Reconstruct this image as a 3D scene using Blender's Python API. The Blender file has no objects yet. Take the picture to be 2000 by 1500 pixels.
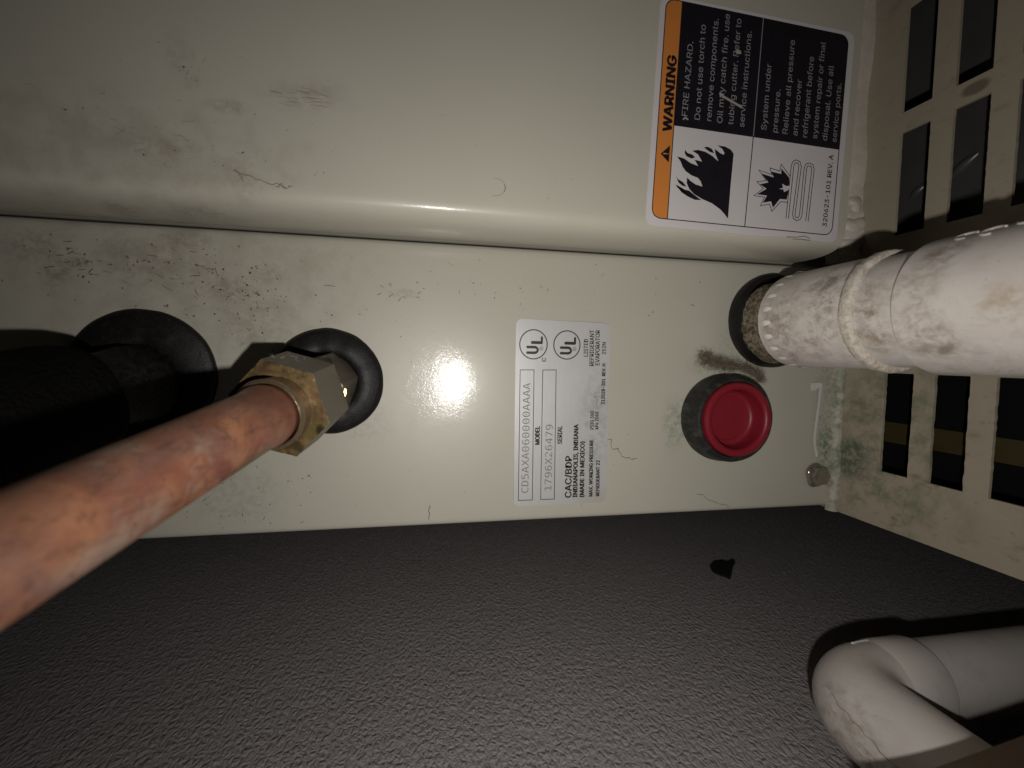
import bpy, bmesh, math, random, os
from mathutils import Vector, Matrix, noise as mnoise

R = random.Random(7)
SC = bpy.context.scene
COL = SC.collection
Z0 = 1.10                      # height above the (unseen) floor of the point the camera faces

# The whole place is measured in millimetres on the cabinet front:
#   a = down the cabinet (towards the slotted base), c = sideways, away from the grey wall,
#   h = out of the cabinet front, towards the viewer.
def W(a, c, h):
    return Vector((c / 1000.0, -h / 1000.0, Z0 - a / 1000.0))

# ------------------------------------------------------------------ camera
cam = bpy.data.cameras.new("camera")
camo = bpy.data.objects.new("camera", cam)
COL.objects.link(camo)
cam.sensor_width = 36.0
cam.lens = 36.0 * 933.0 / 2000.0
cam.clip_start = 0.005
cam.clip_end = 20.0
_a = Vector((0.98079943, 0.00687504, 0.19489793))
_c = Vector((0.01839032, -0.99818555, -0.05733587))
_h = Vector((0.19415012, 0.05981922, -0.97914626))
def _dir(i, s):                # image axis i (right, down, forward) written in a, c, h, then in world axes
    v = Vector((_a[i], _c[i], _h[i])) * s
    return (W(*v) - W(0, 0, 0)).normalized()
r_, u_, b_ = _dir(0, 1), _dir(1, -1), _dir(2, -1)
u_ = b_.cross(r_).normalized()
M = Matrix(((r_.x, u_.x, b_.x), (r_.y, u_.y, b_.y), (r_.z, u_.z, b_.z))).to_4x4()
M.translation = W(0, 0, 180)
camo.matrix_world = M
cam.dof.use_dof = True
cam.dof.focus_distance = 0.182
cam.dof.aperture_fstop = 13.0
SC.camera = camo

# ------------------------------------------------------------------ light: the phone's flash beside the lens
wd = bpy.data.worlds.new("World")
SC.world = wd
wd.use_nodes = True
bg = wd.node_tree.nodes["Background"]
bg.inputs[0].default_value = (1.0, 0.93, 0.85, 1)
bg.inputs[1].default_value = 0.0018
fl = bpy.data.lights.new("flash", 'AREA')
fl.shape = 'DISK'
fl.size = 0.0050
fl.energy = 0.278
fl.color = (1.0, 0.955, 0.90)
flo = bpy.data.objects.new("flash", fl)
COL.objects.link(flo)
LAMP = Vector((12, -24, 180))
aim = (W(0.22, 0.08, -1.0) - W(0, 0, 0)).normalized()      # the flash's little reflector throws its light forward
flo.matrix_world = Matrix.Translation(W(*LAMP)) @ aim.to_track_quat('-Z', 'Y').to_matrix().to_4x4()
fl.use_nodes = True
_nt = fl.node_tree
_em = next(n for n in _nt.nodes if n.type == 'EMISSION')
_ge = _nt.nodes.new('ShaderNodeNewGeometry'); _dp = _nt.nodes.new('ShaderNodeVectorMath'); _dp.operation = 'DOT_PRODUCT'
_nt.links.new(_ge.outputs['Incoming'], _dp.inputs[0]); _nt.links.new(_ge.outputs['Normal'], _dp.inputs[1])
_ab = _nt.nodes.new('ShaderNodeMath'); _ab.operation = 'ABSOLUTE'; _nt.links.new(_dp.outputs['Value'], _ab.inputs[0])
_nt.links.new(_ab.outputs[0], _em.inputs['Strength'])
SC.view_settings.view_transform = 'Standard'
SC.view_settings.look = 'None'
SC.view_settings.exposure = 0.0
SC.view_settings.gamma = 1.0
SC.render.engine = 'CYCLES'
SC.cycles.max_bounces = 6

# ------------------------------------------------------------------ material helpers
class NT:
    def __init__(s, name):
        s.m = bpy.data.materials.new(name)
        s.m.use_nodes = True
        s.t = s.m.node_tree
        s.b = s.t.nodes["Principled BSDF"]
        s._p = None
    def n(s, typ, **kw):
        x = s.t.nodes.new(typ)
        for k, v in kw.items():
            setattr(x, k, v)
        return x
    def link(s, a, b):
        s.t.links.new(a, b)
    def put(s, sock, v):
        if hasattr(v, 'is_output'):
            s.link(v, sock)
        elif isinstance(v, (tuple, list)) and len(v) == 3 and sock.type == 'RGBA':
            sock.default_value = (*v, 1)
        else:
            sock.default_value = v
    def math(s, op, a, b=0.0, c=None, clamp=False):
        x = s.n('ShaderNodeMath', operation=op, use_clamp=clamp)
        s.put(x.inputs[0], a); s.put(x.inputs[1], b)
        if c is not None:
            s.put(x.inputs[2], c)
        return x.outputs[0]
    def vmath(s, op, a, b):
        x = s.n('ShaderNodeVectorMath', operation=op)
        s.put(x.inputs[0], a); s.put(x.inputs[1], b)
        return x.outputs['Value'] if op in ('LENGTH', 'DISTANCE', 'DOT_PRODUCT') else x.outputs[0]
    def pos(s):                # the point in millimetres a, c, h
        if s._p is None:
            g = s.n('ShaderNodeNewGeometry')
            q = s.n('ShaderNodeSeparateXYZ'); s.link(g.outputs['Position'], q.inputs[0])
            a = s.math('MULTIPLY_ADD', q.outputs['Z'], -1000.0, Z0 * 1000.0)
            c = s.math('MULTIPLY', q.outputs['X'], 1000.0)
            h = s.math('MULTIPLY', q.outputs['Y'], -1000.0)
            k = s.n('ShaderNodeCombineXYZ')
            s.link(a, k.inputs[0]); s.link(c, k.inputs[1]); s.link(h, k.inputs[2])
            s._p = k.outputs[0]
        return s._p
    def scaled(s, v, sc):
        return s.vmath('MULTIPLY', v, sc)
    def noise(s, scale, detail=4.0, rough=0.55, vec=None, dist=0.0):
        x = s.n('ShaderNodeTexNoise')
        s.put(x.inputs['Vector'], vec if vec is not None else s.pos())
        x.inputs['Scale'].default_value = scale
        x.inputs['Detail'].default_value = detail
        x.inputs['Roughness'].default_value = rough
        x.inputs['Distortion'].default_value = dist
        return x.outputs['Fac']
    def voro(s, scale, vec=None, feature='F1', smooth=0.5):
        x = s.n('ShaderNodeTexVoronoi', feature=feature)
        s.put(x.inputs['Vector'], vec if vec is not None else s.pos())
        x.inputs['Scale'].default_value = scale
        if feature == 'SMOOTH_F1':
            x.inputs['Smoothness'].default_value = smooth
        return x.outputs['Distance']
    def step(s, v, lo, hi, a=0.0, b=1.0):
        x = s.n('ShaderNodeMapRange', interpolation_type='SMOOTHSTEP')
        s.put(x.inputs['Value'], v)
        x.inputs['From Min'].default_value = lo; x.inputs['From Max'].default_value = hi
        x.inputs['To Min'].default_value = a; x.inputs['To Max'].default_value = b
        return x.outputs[0]
    def mix(s, f, a, b):
        x = s.n('ShaderNodeMix', data_type='RGBA')
        s.put(x.inputs[0], f); s.put(x.inputs[6], a); s.put(x.inputs[7], b)
        return x.outputs[2]
    def mul(s, a, b):
        return s.math('MULTIPLY', a, b)
    def spot(s, centre, radii, soft=0.5, warp=0.0, wscale=0.2):
        """A soft patch around a point: 1 inside, 0 outside, edge broken up by noise."""
        d = s.vmath('SUBTRACT', s.pos(), centre)
        d = s.vmath('DIVIDE', d, radii)
        l = s.vmath('LENGTH', d, (0, 0, 0))
        if warp:
            nz = s.noise(wscale, 5, 0.65)
            l = s.math('ADD', l, s.math('MULTIPLY_ADD', nz, warp, -warp * 0.5))
        return s.step(l, 1.0 - soft, 1.0 + soft, 1.0, 0.0)
    def bump(s, height, strength=0.3, dist=0.001):
        x = s.n('ShaderNodeBump')
        x.inputs['Strength'].default_value = strength
        x.inputs['Distance'].default_value = dist
        s.link(height, x.inputs['Height'])
        s.link(x.outputs[0], s.b.inputs['Normal'])
        s.link(x.outputs[0], s.b.inputs['Coat Normal'])
    def set(s, col=None, rough=None, metal=None, spec=None, coat=None, coat_rough=None):
        for k, v in (('Base Color', col), ('Roughness', rough), ('Metallic', metal), ('Specular IOR Level', spec),
                     ('Coat Weight', coat), ('Coat Roughness', coat_rough)):
            if v is not None:
                s.put(s.b.inputs[k], v)
        return s

def plain(name, col, rough=0.5, metal=0.0, vary=0.12, scale=0.4, bump=0.0, bscale=1.5, spec=0.5):
    t = NT(name)
    nz = t.noise(scale, 5, 0.6)
    lo = tuple(x * (1 - vary) for x in col); hi = tuple(x * (1 + vary) for x in col)
    t.set(t.mix(nz, lo, hi), t.math('MULTIPLY_ADD', nz, 0.2, rough - 0.1), metal, spec)
    if bump:
        t.bump(t.noise(bscale, 4, 0.6), bump, 0.0004)
    return t.m

# ---- painted sheet steel of the cabinet front, with its own dirt
def paint(name, spots=(), green=(), tone=1.0, dirt_centre=(-75, 25, 0), dirt_r=(75, 40, 60)):
    t = NT(name)
    base = t.mix(t.noise(0.03, 3, 0.5), tuple(x * tone for x in (0.385, 0.368, 0.312)), tuple(x * tone for x in (0.415, 0.401, 0.343)))
    # grime film, streaky, mostly where the pipes enter
    film = t.mul(t.noise(0.11, 6, 0.7), t.spot(dirt_centre, dirt_r, 0.6, 0.9, 0.04))
    base = t.mix(t.math('MULTIPLY', t.step(film, 0.30, 0.75), 0.34), base, (0.185, 0.15, 0.112))
    streak = t.noise(0.5, 6, 0.7, t.scaled(t.pos(), (0.35, 2.0, 1.0)))
    base = t.mix(t.mul(t.step(streak, 0.60, 0.80), t.mul(t.spot(dirt_centre, dirt_r, 0.5, 0.8, 0.05), 0.30)), base, (0.12, 0.09, 0.065))
    for ce, ra, col, k, warp, ws in spots:
        mk = t.spot(ce, ra, 0.55, warp, ws)
        base = t.mix(t.mul(mk, t.mul(t.step(t.noise(ws * 3, 6, 0.7), 0.35, 0.62), k)), base, col)
    for ce, ra, k in green:
        mk = t.spot(ce, ra, 0.6, 0.9, 0.15)
        base = t.mix(t.mul(mk, t.mul(t.step(t.noise(0.6, 6, 0.75), 0.38, 0.68), k)), base, (0.10, 0.155, 0.085))
    sm = t.noise(0.25, 5, 0.6)
    t.set(base, t.math('MULTIPLY_ADD', sm, 0.12, 0.32), 0.0, 0.30, 0.26, t.math('MULTIPLY_ADD', t.noise(2.0, 6, 0.75), 0.14, 0.03))
    t.bump(t.math('ADD', t.mul(t.noise(3.2, 5, 0.7), 0.8), t.mul(t.noise(0.05, 2, 0.5), 2.0)), 0.055, 0.0005)
    cb = t.n('ShaderNodeBump'); cb.inputs['Strength'].default_value = 0.11; cb.inputs['Distance'].default_value = 0.0005
    t.link(t.math('ADD', t.mul(t.noise(1.5, 5, 0.7), 0.6), t.noise(0.22, 3, 0.6)), cb.inputs['Height']); t.link(cb.outputs[0], t.b.inputs['Coat Normal'])
    return t.m

GREY = (0.17, 0.16, 0.17); BRN = (0.115, 0.085, 0.062)
M_cover = paint("cover_paint", spots=[
    ((-33.6, 74.6, 26), (11, 4.0, 20), GREY, 0.23, 0.7, 0.12), ((-28.3, 78.4, 26), (6, 3, 20), GREY, 0.15, 0.8, 0.15),
    ((-66.1, 83.1, 26), (3.0, 6, 20), BRN, 0.14, 1.3, 0.14), ((-62.8, 75.6, 26), (2.0, 2.5, 20), BRN, 0.15, 1.2, 0.2),
    ((-53.9, 69.9, 26), (5, 2, 20), BRN, 0.30, 1.0, 0.2), ((-50.1, 49.1, 26), (6, 5, 20), BRN, 0.21, 1.4, 0.16),
    ((-71.8, 56.7, 26), (9, 3, 20), BRN, 0.24, 1.2, 0.15), ((-86.9, 41.4, 14), (4, 1.4, 8), BRN, 0.48, 0.7, 0.25),
    ((-80.8, 40.2, 14), (5, 1.1, 8), BRN, 0.48, 0.7, 0.25), ((-64.2, 40.6, 14), (8, 2.4, 10), BRN, 0.36, 1.2, 0.25)],
    tone=1.13, dirt_centre=(-85, 55, 10), dirt_r=(70, 26, 40))  # same paint toned lighter, standing in for light the cover lacks
M_front = paint("front_panel_paint", spots=[
    ((-107.9, 27.7, 0), (3.4, 1.5, 5), BRN, 0.66, 0.8, 0.3), ((-114, 24.5, 0), (4.5, 3.6, 5), BRN, 0.45, 1.2, 0.2),
    ((-64, 21.4, 0), (6, 4, 5), BRN, 0.42, 1.4, 0.22), ((-51, 27, 0), (5, 3, 5), BRN, 0.30, 1.3, 0.25),
    ((-76, 37, 0), (9, 2.5, 5), BRN, 0.33, 1.3, 0.2), ((-86, 29, 0), (16, 7, 5), BRN, 0.27, 1.5, 0.12),
    ((-56, 10, 0), (10, 9, 5), BRN, 0.24, 1.3, 0.15), ((-121, 32, 0), (8, 5, 5), BRN, 0.30, 1.2, 0.15),
    ((-5, 22.4, 0), (5, 1.5, 5), BRN, 0.24, 1.1, 0.3), ((-63, -50, 0), (14, 10, 5), BRN, 0.18, 1.5, 0.15)],
    green=[((-18, -26, 0), (9, 7, 6), 0.30), ((105.5, -27, 0), (5, 10, 6), 0.65), ((181, -39, 0), (5, 9, 6), 1.1),
           ((179, -20, 0), (6, 30, 6), 0.55), ((122, -2, 0), (10, 4, 6), 0.5), ((128, 2, 0), (5, 12, 6), 0.3)])

def sheet_paint(name):
    t = NT(name)
    base = t.mix(t.noise(0.06, 4, 0.6), (0.335, 0.290, 0.218), (0.385, 0.340, 0.262))
    m1 = t.step(t.noise(0.17, 7, 0.72, t.scaled(t.pos(), (1, 0.8, 0.45))), 0.54, 0.72)
    lowc = t.spot((184, -50, 10), (30, 52, 62), 0.5, 0.9, 0.05)
    base = t.mix(t.mul(m1, t.math('MULTIPLY_ADD', lowc, 0.45, 0.28)), base, (0.10, 0.073, 0.045))
    g = t.mul(t.step(t.noise(0.09, 6, 0.7), 0.42, 0.66), t.spot((184, -38, 22), (30, 40, 26), 0.6, 1.0, 0.06))
    base = t.mix(t.mul(g, 0.75), base, (0.115, 0.145, 0.085))
    g2 = t.spot((184, -41, 8), (20, 9, 9), 0.5, 1.0, 0.12)
    base = t.mix(t.mul(g2, t.step(t.noise(0.5, 6, 0.7), 0.35, 0.6, 0.2, 0.85)), base, (0.075, 0.10, 0.075))
    rust = t.mul(t.step(t.noise(0.55, 6, 0.75), 0.60, 0.72), t.spot((184, -60, 20), (30, 12, 30), 0.5, 0.9, 0.1))
    base = t.mix(rust, base, (0.06, 0.042, 0.024))
    pk = t.step(t.noise(1.1, 3, 0.6, t.scaled(t.pos(), (1, 1, 0.4))), 0.69, 0.76)
    base = t.mix(t.mul(pk, 0.8), base, (0.07, 0.05, 0.035))
    fing = t.spot((184, 93.5, 46.5), (5, 2.0, 4.2), 0.3, 0.5, 0.3)
    base = t.mix(t.mul(fing, 0.75), base, (0.11, 0.085, 0.06))
    t.set(base, 0.55, 0.0, 0.3)
    t.bump(t.noise(0.9, 5, 0.65), 0.12, 0.0006)
    return t.m
M_sheet = sheet_paint("slotted_sheet_paint")

# ---- rough sprayed wall
def wall_mat():
    t = NT("sprayed_wall")
    p = t.scaled(t.pos(), (1.15, 1, 0.72))
    wx = t.n('ShaderNodeTexNoise'); t.link(p, wx.inputs['Vector']); wx.inputs['Scale'].default_value = 0.5; wx.inputs['Detail'].default_value = 3
    q = t.vmath('ADD', p, t.scaled(wx.outputs['Color'], (2.6, 2.6, 2.6)))
    e1 = t.step(t.voro(0.33, q, 'DISTANCE_TO_EDGE'), 0.0, 0.34)
    e2 = t.step(t.voro(0.62, q, 'DISTANCE_TO_EDGE'), 0.0, 0.30)
    n1 = t.noise(0.16, 3, 0.55, p)
    n2 = t.noise(0.85, 5, 0.6, p)
    hgt = t.math('ADD', t.math('ADD', t.mul(n1, 0.9), t.mul(n2, 0.45)), t.math('ADD', t.mul(e1, 0.9), t.mul(e2, 0.42)))
    tone = t.noise(0.02, 6, 0.7)
    col = t.mix(tone, (0.375, 0.35, 0.356), (0.455, 0.425, 0.434))
    col = t.mix(t.step(t.noise(0.6, 5, 0.7), 0.62, 0.80, 0, 0.35), col, (0.27, 0.245, 0.235))
    t.set(col, 0.62, 0.0, 0.35)
    t.bump(hgt, 0.62, 0.0011)
    return t.m
M_wall = wall_mat()

# ---- plastics and rubber
def pvc_mat(name, stains, grime=0.5, tone=1.0):
    t = NT(name)
    base = t.mix(t.noise(0.05, 4, 0.6), tuple(x * tone for x in (0.63, 0.585, 0.545)), tuple(x * tone for x in (0.72, 0.675, 0.64)))
    for ce, ra, col, k, warp in stains:
        mk = t.spot(ce, ra, 0.55, warp, 0.10)
        br = t.mul(t.step(t.noise(0.26, 8, 0.72, t.scaled(t.pos(), (1, 1, 0.7)), 0.3), 0.38, 0.66), t.step(t.noise(0.10, 5, 0.65), 0.36, 0.60, 0.22, 1.0))
        base = t.mix(t.mul(mk, t.mul(br, k)), base, col)
    gr = t.step(t.noise(0.13, 6, 0.62, t.scaled(t.pos(), (1, 1, 0.5)), 0.4), 0.50, 0.74)
    base = t.mix(t.mul(gr, grime), base, (0.30, 0.225, 0.155))
    crk = t.step(t.math('ABSOLUTE', t.math('SUBTRACT', t.noise(0.055, 4, 0.55, None, 1.2), 0.5)), 0.0, 0.006, 1.0, 0.0)
    base = t.mix(t.mul(crk, t.mul(t.step(t.noise(0.04, 2, 0.5), 0.45, 0.6), grime)), base, (0.20, 0.14, 0.09))
    sp = t.step(t.noise(1.4, 2, 0.5), 0.74, 0.79)
    base = t.mix(t.mul(sp, 0.7), base, (0.12, 0.085, 0.06))
    t.set(base, t.math('MULTIPLY_ADD', t.noise(0.3, 4, 0.6), 0.25, 0.30), 0.0, 0.45)
    t.bump(t.noise(0.7, 5, 0.6), 0.08, 0.0005)
    return t.m
TAN = (0.27, 0.205, 0.145); DRK = (0.12, 0.095, 0.075)
M_pvc = pvc_mat("stained_white_plastic", [
    ((129, 14, 62), (10, 18, 8), TAN, 0.80, 0.5), ((131, 12, 40), (12, 18, 16), TAN, 0.80, 1.2), ((131, 8, 24), (12, 18, 8), TAN, 0.80, 0.9),
    ((133, 30, 80), (8, 5, 5), DRK, 0.80, 0.7), ((131, 22, 76), (7, 9, 6), TAN, 0.80, 1.0), ((130, 6, 78), (8, 9, 9), TAN, 0.80, 1.2), ((135, 27, 49), (10, 7, 9), DRK, 0.74, 1.2),
    ((131, 20, 46), (6, 7, 4), DRK, 0.56, 1.2), ((129, 14, 62), (6, 12, 4), (0.24, 0.16, 0.09), 0.6, 1.0),
    ((130, 13, 96), (6, 6, 6), (0.42, 0.29, 0.17), 0.7, 0.8), ((131, 2, 84), (8, 3, 9), DRK, 0.46, 1.2)], 0.42)
M_pvc2 = pvc_mat("white_plastic_elbow_finish", [
    ((135, -112, 52), (5, 10, 14), TAN, 0.6, 1.0), ((136, -120, 66), (6, 9, 14), (0.30, 0.22, 0.13), 0.9, 1.2),
    ((158, -108, 68), (6, 9, 16), (0.30, 0.24, 0.16), 0.5, 0.9)], 0.16, 0.95)
t = NT("cream_cut_plastic")
_n = t.noise(0.5, 7, 0.75, None, 0.5)
t.set(t.mix(t.step(_n, 0.42, 0.66), (0.60, 0.56, 0.50), (0.40, 0.33, 0.245)), 0.55, 0, 0.35)
t.bump(t.noise(0.9, 5, 0.65), 0.45, 0.0008)
M_cream = t.m
M_rubber = NT("black_rubber")
_d = M_rubber.noise(0.5, 6, 0.7)
M_rubber.set(M_rubber.mix(M_rubber.step(M_rubber.noise(1.2, 7, 0.8), 0.56, 0.76, 0, 0.55), M_rubber.mix(M_rubber.step(_d, 0.5, 0.8, 0, 0.7), (0.005, 0.0047, 0.0045), (0.022, 0.020, 0.018)), (0.075, 0.068, 0.058)),
             M_rubber.math('MULTIPLY_ADD', _d, 0.3, 0.36), 0.0, 0.34)
M_rubber.bump(M_rubber.math('ADD', M_rubber.noise(2.2, 4, 0.6), M_rubber.noise(0.4, 3, 0.6)), 0.30, 0.0004)
M_rubber = M_rubber.m
t = NT("dusty_black_rubber")
_d = t.noise(0.32, 7, 0.72, t.scaled(t.pos(), (1, 1, 0.5)))
t.set(t.mix(t.step(_d, 0.45, 0.78, 0, 0.75), (0.011, 0.011, 0.011), (0.085, 0.08, 0.062)), 0.55, 0, 0.4)
t.bump(t.noise(1.5, 5, 0.65), 0.25, 0.0004)
M_rubber2 = t.m
t = NT("red_plastic")
_d = t.noise(0.45, 6, 0.7)
_c1 = t.mix(t.step(_d, 0.56, 0.80, 0, 0.55), (0.180, 0.0095, 0.019), (0.235, 0.055, 0.060))
_sp = t.mul(t.step(t.noise(1.3, 5, 0.7), 0.62, 0.72), t.spot((135, -29, 11), (9, 7, 6), 0.5, 0.8, 0.2))
t.set(t.mix(t.mul(_sp, 0.6), _c1, (0.42, 0.25, 0.22)), 0.42, 0, 0.35)
t.bump(t.noise(1.2, 4, 0.6), 0.10, 0.0004)
M_red = t.m
M_foam = NT("black_foam")
M_foam.set(M_foam.mix(M_foam.noise(0.3, 5, 0.6), (0.0025, 0.0025, 0.0023), (0.010, 0.0095, 0.009)), 0.9, 0, 0.05)
M_foam.bump(M_foam.math('ADD', M_foam.noise(0.6, 6, 0.7), M_foam.voro(0.9)), 0.8, 0.0012)
M_foam = M_foam.m
t = NT("black_tape")
t.set(t.mix(t.noise(0.25, 5, 0.6), (0.002, 0.0018, 0.0016), (0.008, 0.0065, 0.005)), t.step(t.noise(0.5, 4, 0.6), 0.4, 0.6, 0.22, 0.6), 0, 0.35)
t.bump(t.math('ADD', t.noise(0.35, 5, 0.65, None, 1.0), t.noise(2.0, 4, 0.6)), 0.55, 0.0014)
M_tape = t.m

# ---- metals
t = NT("tarnished_brass")
_n = t.noise(0.20, 6, 0.7)
_n2 = t.noise(0.75, 5, 0.65, t.scaled(t.pos(), (1.0, 0.5, 1.0)))
_b = t.mix(t.step(_n, 0.35, 0.66), (0.075, 0.046, 0.020), (0.215, 0.145, 0.066))
_b = t.mix(t.step(_n2, 0.55, 0.76, 0, 0.7), _b, (0.055, 0.036, 0.018))
_b = t.mix(t.mul(t.spot((-27.6, -22.6, 33), (3.4, 3.6, 6), 0.6, 0.8, 0.3), 0.8), _b, (0.135, 0.105, 0.028))
_b = t.mix(t.mul(t.spot((-27.3, -22.2, 33), (1.3, 1.9, 6), 0.35, 0.6, 0.6), 0.95), _b, (0.03, 0.02, 0.012))
t.set(_b, t.step(_n2, 0.3, 0.7, 0.34, 0.55), 0.30, 0.5)
t.bump(t.math('ADD', t.noise(1.4, 5, 0.65), t.mul(t.noise(0.3, 3, 0.5), 1.2)), 0.16, 0.0006)
M_brass = t.m
M_bright = plain("bright_brass", (0.80, 0.58, 0.26), 0.40, 1.0, 0.08, 0.8, 0.1, 1.5)
t = NT("steel_grey_brass_flats")
_n2 = t.noise(0.6, 5, 0.65, t.scaled(t.pos(), (1, 1, 0.3)))
t.set(t.mix(_n2, (0.10, 0.085, 0.065), (0.22, 0.19, 0.145)), t.step(_n2, 0.3, 0.7, 0.35, 0.5), 0.45, 0.5)
t.bump(t.noise(1.4, 5, 0.6), 0.15, 0.0005)
M_flats = t.m
t = NT("weathered_copper")
_l = t.noise(0.075, 5, 0.6, None, 0.7)
_m = t.noise(0.16, 6, 0.65)
_b = t.mix(t.step(_l, 0.30, 0.68), (0.40, 0.155, 0.10), (0.62, 0.295, 0.165))
_b = t.mix(t.step(t.noise(0.060, 4, 0.5, t.vmath('ADD', t.pos(), (40, 9, 3)), 0.4), 0.46, 0.66, 0, 0.65), _b, (0.32, 0.175, 0.155))
_b = t.mix(t.step(t.noise(0.070, 3, 0.5, t.vmath('ADD', t.pos(), (11, 31, 70)), 0.5), 0.56, 0.66, 0, 0.75), _b, (0.36, 0.105, 0.080))
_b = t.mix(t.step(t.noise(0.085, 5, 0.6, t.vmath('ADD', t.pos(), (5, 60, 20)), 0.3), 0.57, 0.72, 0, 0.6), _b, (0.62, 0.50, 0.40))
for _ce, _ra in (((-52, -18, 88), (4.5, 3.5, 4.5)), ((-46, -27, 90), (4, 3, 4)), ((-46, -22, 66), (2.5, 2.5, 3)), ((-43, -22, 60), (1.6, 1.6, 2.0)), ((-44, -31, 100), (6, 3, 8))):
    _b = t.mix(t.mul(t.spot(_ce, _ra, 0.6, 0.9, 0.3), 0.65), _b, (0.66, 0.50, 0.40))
_b = t.mix(t.mul(t.spot((-41, -27, 57), (7, 4, 8), 0.6, 0.9, 0.15), 0.75), _b, (0.17, 0.145, 0.06))
_b = t.mix(t.mul(t.spot((-39, -14, 44), (10, 10, 12), 0.7, 0.4, 0.1), 0.75), _b, (0.22, 0.080, 0.055))
_sc = t.noise(0.5, 6, 0.7, t.vmath('ADD', t.scaled(t.pos(), (1.0, 1.0, 0.06)), (3, 5, 0)))
_b = t.mix(t.step(_sc, 0.50, 0.72, 0, 0.7), _b, (0.20, 0.105, 0.075))
_b = t.mix(t.mul(t.step(t.noise(0.35, 7, 0.75), 0.52, 0.66), 0.5), _b, (0.13, 0.075, 0.055))
t.set(_b, t.math('ADD', t.step(_m, 0.3, 0.7, 0.26, 0.42), t.mul(_sc, 0.1)), 0.62, 0.5)
t.bump(t.math('ADD', t.noise(0.9, 5, 0.6), t.mul(t.noise(0.1, 3, 0.5), 2.0)), 0.14, 0.0007)
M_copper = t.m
M_ring = plain("pale_worn_brass", (0.27, 0.20, 0.125), 0.28, 0.7, 0.45, 0.5, 0.25, 0.9)
M_zinc = plain("zinc_under_sealant", (0.33, 0.30, 0.26), 0.24, 0.75, 0.45, 0.45, 0.35, 0.5)
M_caulk = plain("grubby_white_sealant", (0.52, 0.47, 0.41), 0.45, 0, 0.22, 0.25, 0.5, 0.7)
t = NT("mouldy_sealant")
_g = t.mul(t.step(t.noise(0.22, 6, 0.7), 0.38, 0.62), t.spot((183, -32, 2), (10, 34, 8), 0.5, 0.8, 0.08))
_b = t.mix(t.noise(0.3, 5, 0.65), (0.28, 0.265, 0.21), (0.50, 0.46, 0.385))
t.set(t.mix(t.mul(_g, 0.8), _b, (0.12, 0.155, 0.10)), 0.45, 0, 0.4)
t.bump(t.noise(0.8, 5, 0.65), 0.5, 0.0007)
M_bead = t.m
M_clear = plain("milky_dried_sealant", (0.55, 0.53, 0.51), 0.22, 0, 0.12, 0.5, 0.5, 0.6)
M_crumb = NT("crumbly_tan_sealant")
_n = M_crumb.noise(0.55, 6, 0.75)
M_crumb.set(M_crumb.mix(M_crumb.step(_n, 0.40, 0.62), (0.085, 0.07, 0.045), (0.33, 0.28, 0.20)), 0.8, 0, 0.2)
M_crumb.bump(M_crumb.noise(1.1, 6, 0.75), 0.9, 0.0012)
M_crumb = M_crumb.m
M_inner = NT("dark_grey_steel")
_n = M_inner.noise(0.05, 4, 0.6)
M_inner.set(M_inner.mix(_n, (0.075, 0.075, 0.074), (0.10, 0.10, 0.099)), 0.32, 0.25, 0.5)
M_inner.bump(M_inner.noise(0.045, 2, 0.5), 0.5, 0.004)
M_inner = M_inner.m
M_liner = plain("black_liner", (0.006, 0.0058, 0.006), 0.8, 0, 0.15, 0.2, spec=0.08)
M_yellow = plain("dull_yellow_tape", (0.050, 0.034, 0.008), 0.6, 0, 0.12, 0.15)
t = NT("dark_stained_wood")
_n = t.noise(0.35, 6, 0.65, t.scaled(t.pos(), (0.12, 1, 1)))
t.set(t.mix(_n, (0.040, 0.026, 0.016), (0.075, 0.050, 0.032)), 0.6, 0, 0.3)
t.bump(_n, 0.2, 0.0006)
M_wood = t.m
M_speck = plain("dark_dirt", (0.065, 0.048, 0.037), 0.9, 0, 0.3, 0.5)
M_speck2 = plain("brown_dirt", (0.165, 0.125, 0.092), 0.9, 0, 0.3, 0.5)
M_lint = plain("grey_lint", (0.13, 0.108, 0.078), 0.9, 0, 0.6, 0.8)
M_pale = plain("pale_dust", (0.62, 0.59, 0.55), 0.8, 0, 0.1, 0.5)
M_tar = plain("dark_spot_paste", (0.012, 0.011, 0.010), 0.8, 0, 0.2, 0.4, 0.4, 1.0)

# ---- printed things
t = NT("brushed_silver_foil")
_n = t.noise(0.6, 5, 0.6, t.scaled(t.pos(), (3.0, 0.15, 1)))
_w = t.noise(0.05, 3, 0.5)
_b = t.mix(_w, (0.45, 0.45, 0.452), (0.52, 0.52, 0.522))
_b = t.mix(t.mul(t.step(t.noise(0.22, 6, 0.7), 0.42, 0.64), t.mul(t.spot((70, -25, 0), (6, 20, 3), 0.5, 0.8, 0.08), 0.55)), _b, (0.28, 0.315, 0.27))
_b = t.mix(t.mul(t.spot((70.5, -16, 0), (2.2, 3.2, 3), 0.5, 1.0, 0.3), t.step(t.noise(1.0, 5, 0.7), 0.42, 0.6, 0, 0.55)), _b, (0.17, 0.15, 0.135))
_b = t.mix(t.mul(t.spot((69, -57, 0), (7, 6, 3), 0.6, 0.5, 0.1), 0.35), _b, (0.40, 0.375, 0.29))
t.set(_b, t.math('MULTIPLY_ADD', _n, 0.14, 0.33), 0.30, 0.5)
t.bump(_n, 0.05, 0.0003)
M_foil = t.m
t = NT("white_vinyl")
_b = t.mix(t.noise(0.08, 4, 0.6), (0.54, 0.515, 0.525), (0.60, 0.575, 0.585))
_edge = t.spot((122, 45.5, 17), (48, 5.5, 6), 0.5, 0.8, 0.12)
_b = t.mix(t.mul(_edge, t.step(t.noise(0.2, 6, 0.7), 0.35, 0.65, 0.15, 0.75)), _b, (0.49, 0.425, 0.31))
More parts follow.
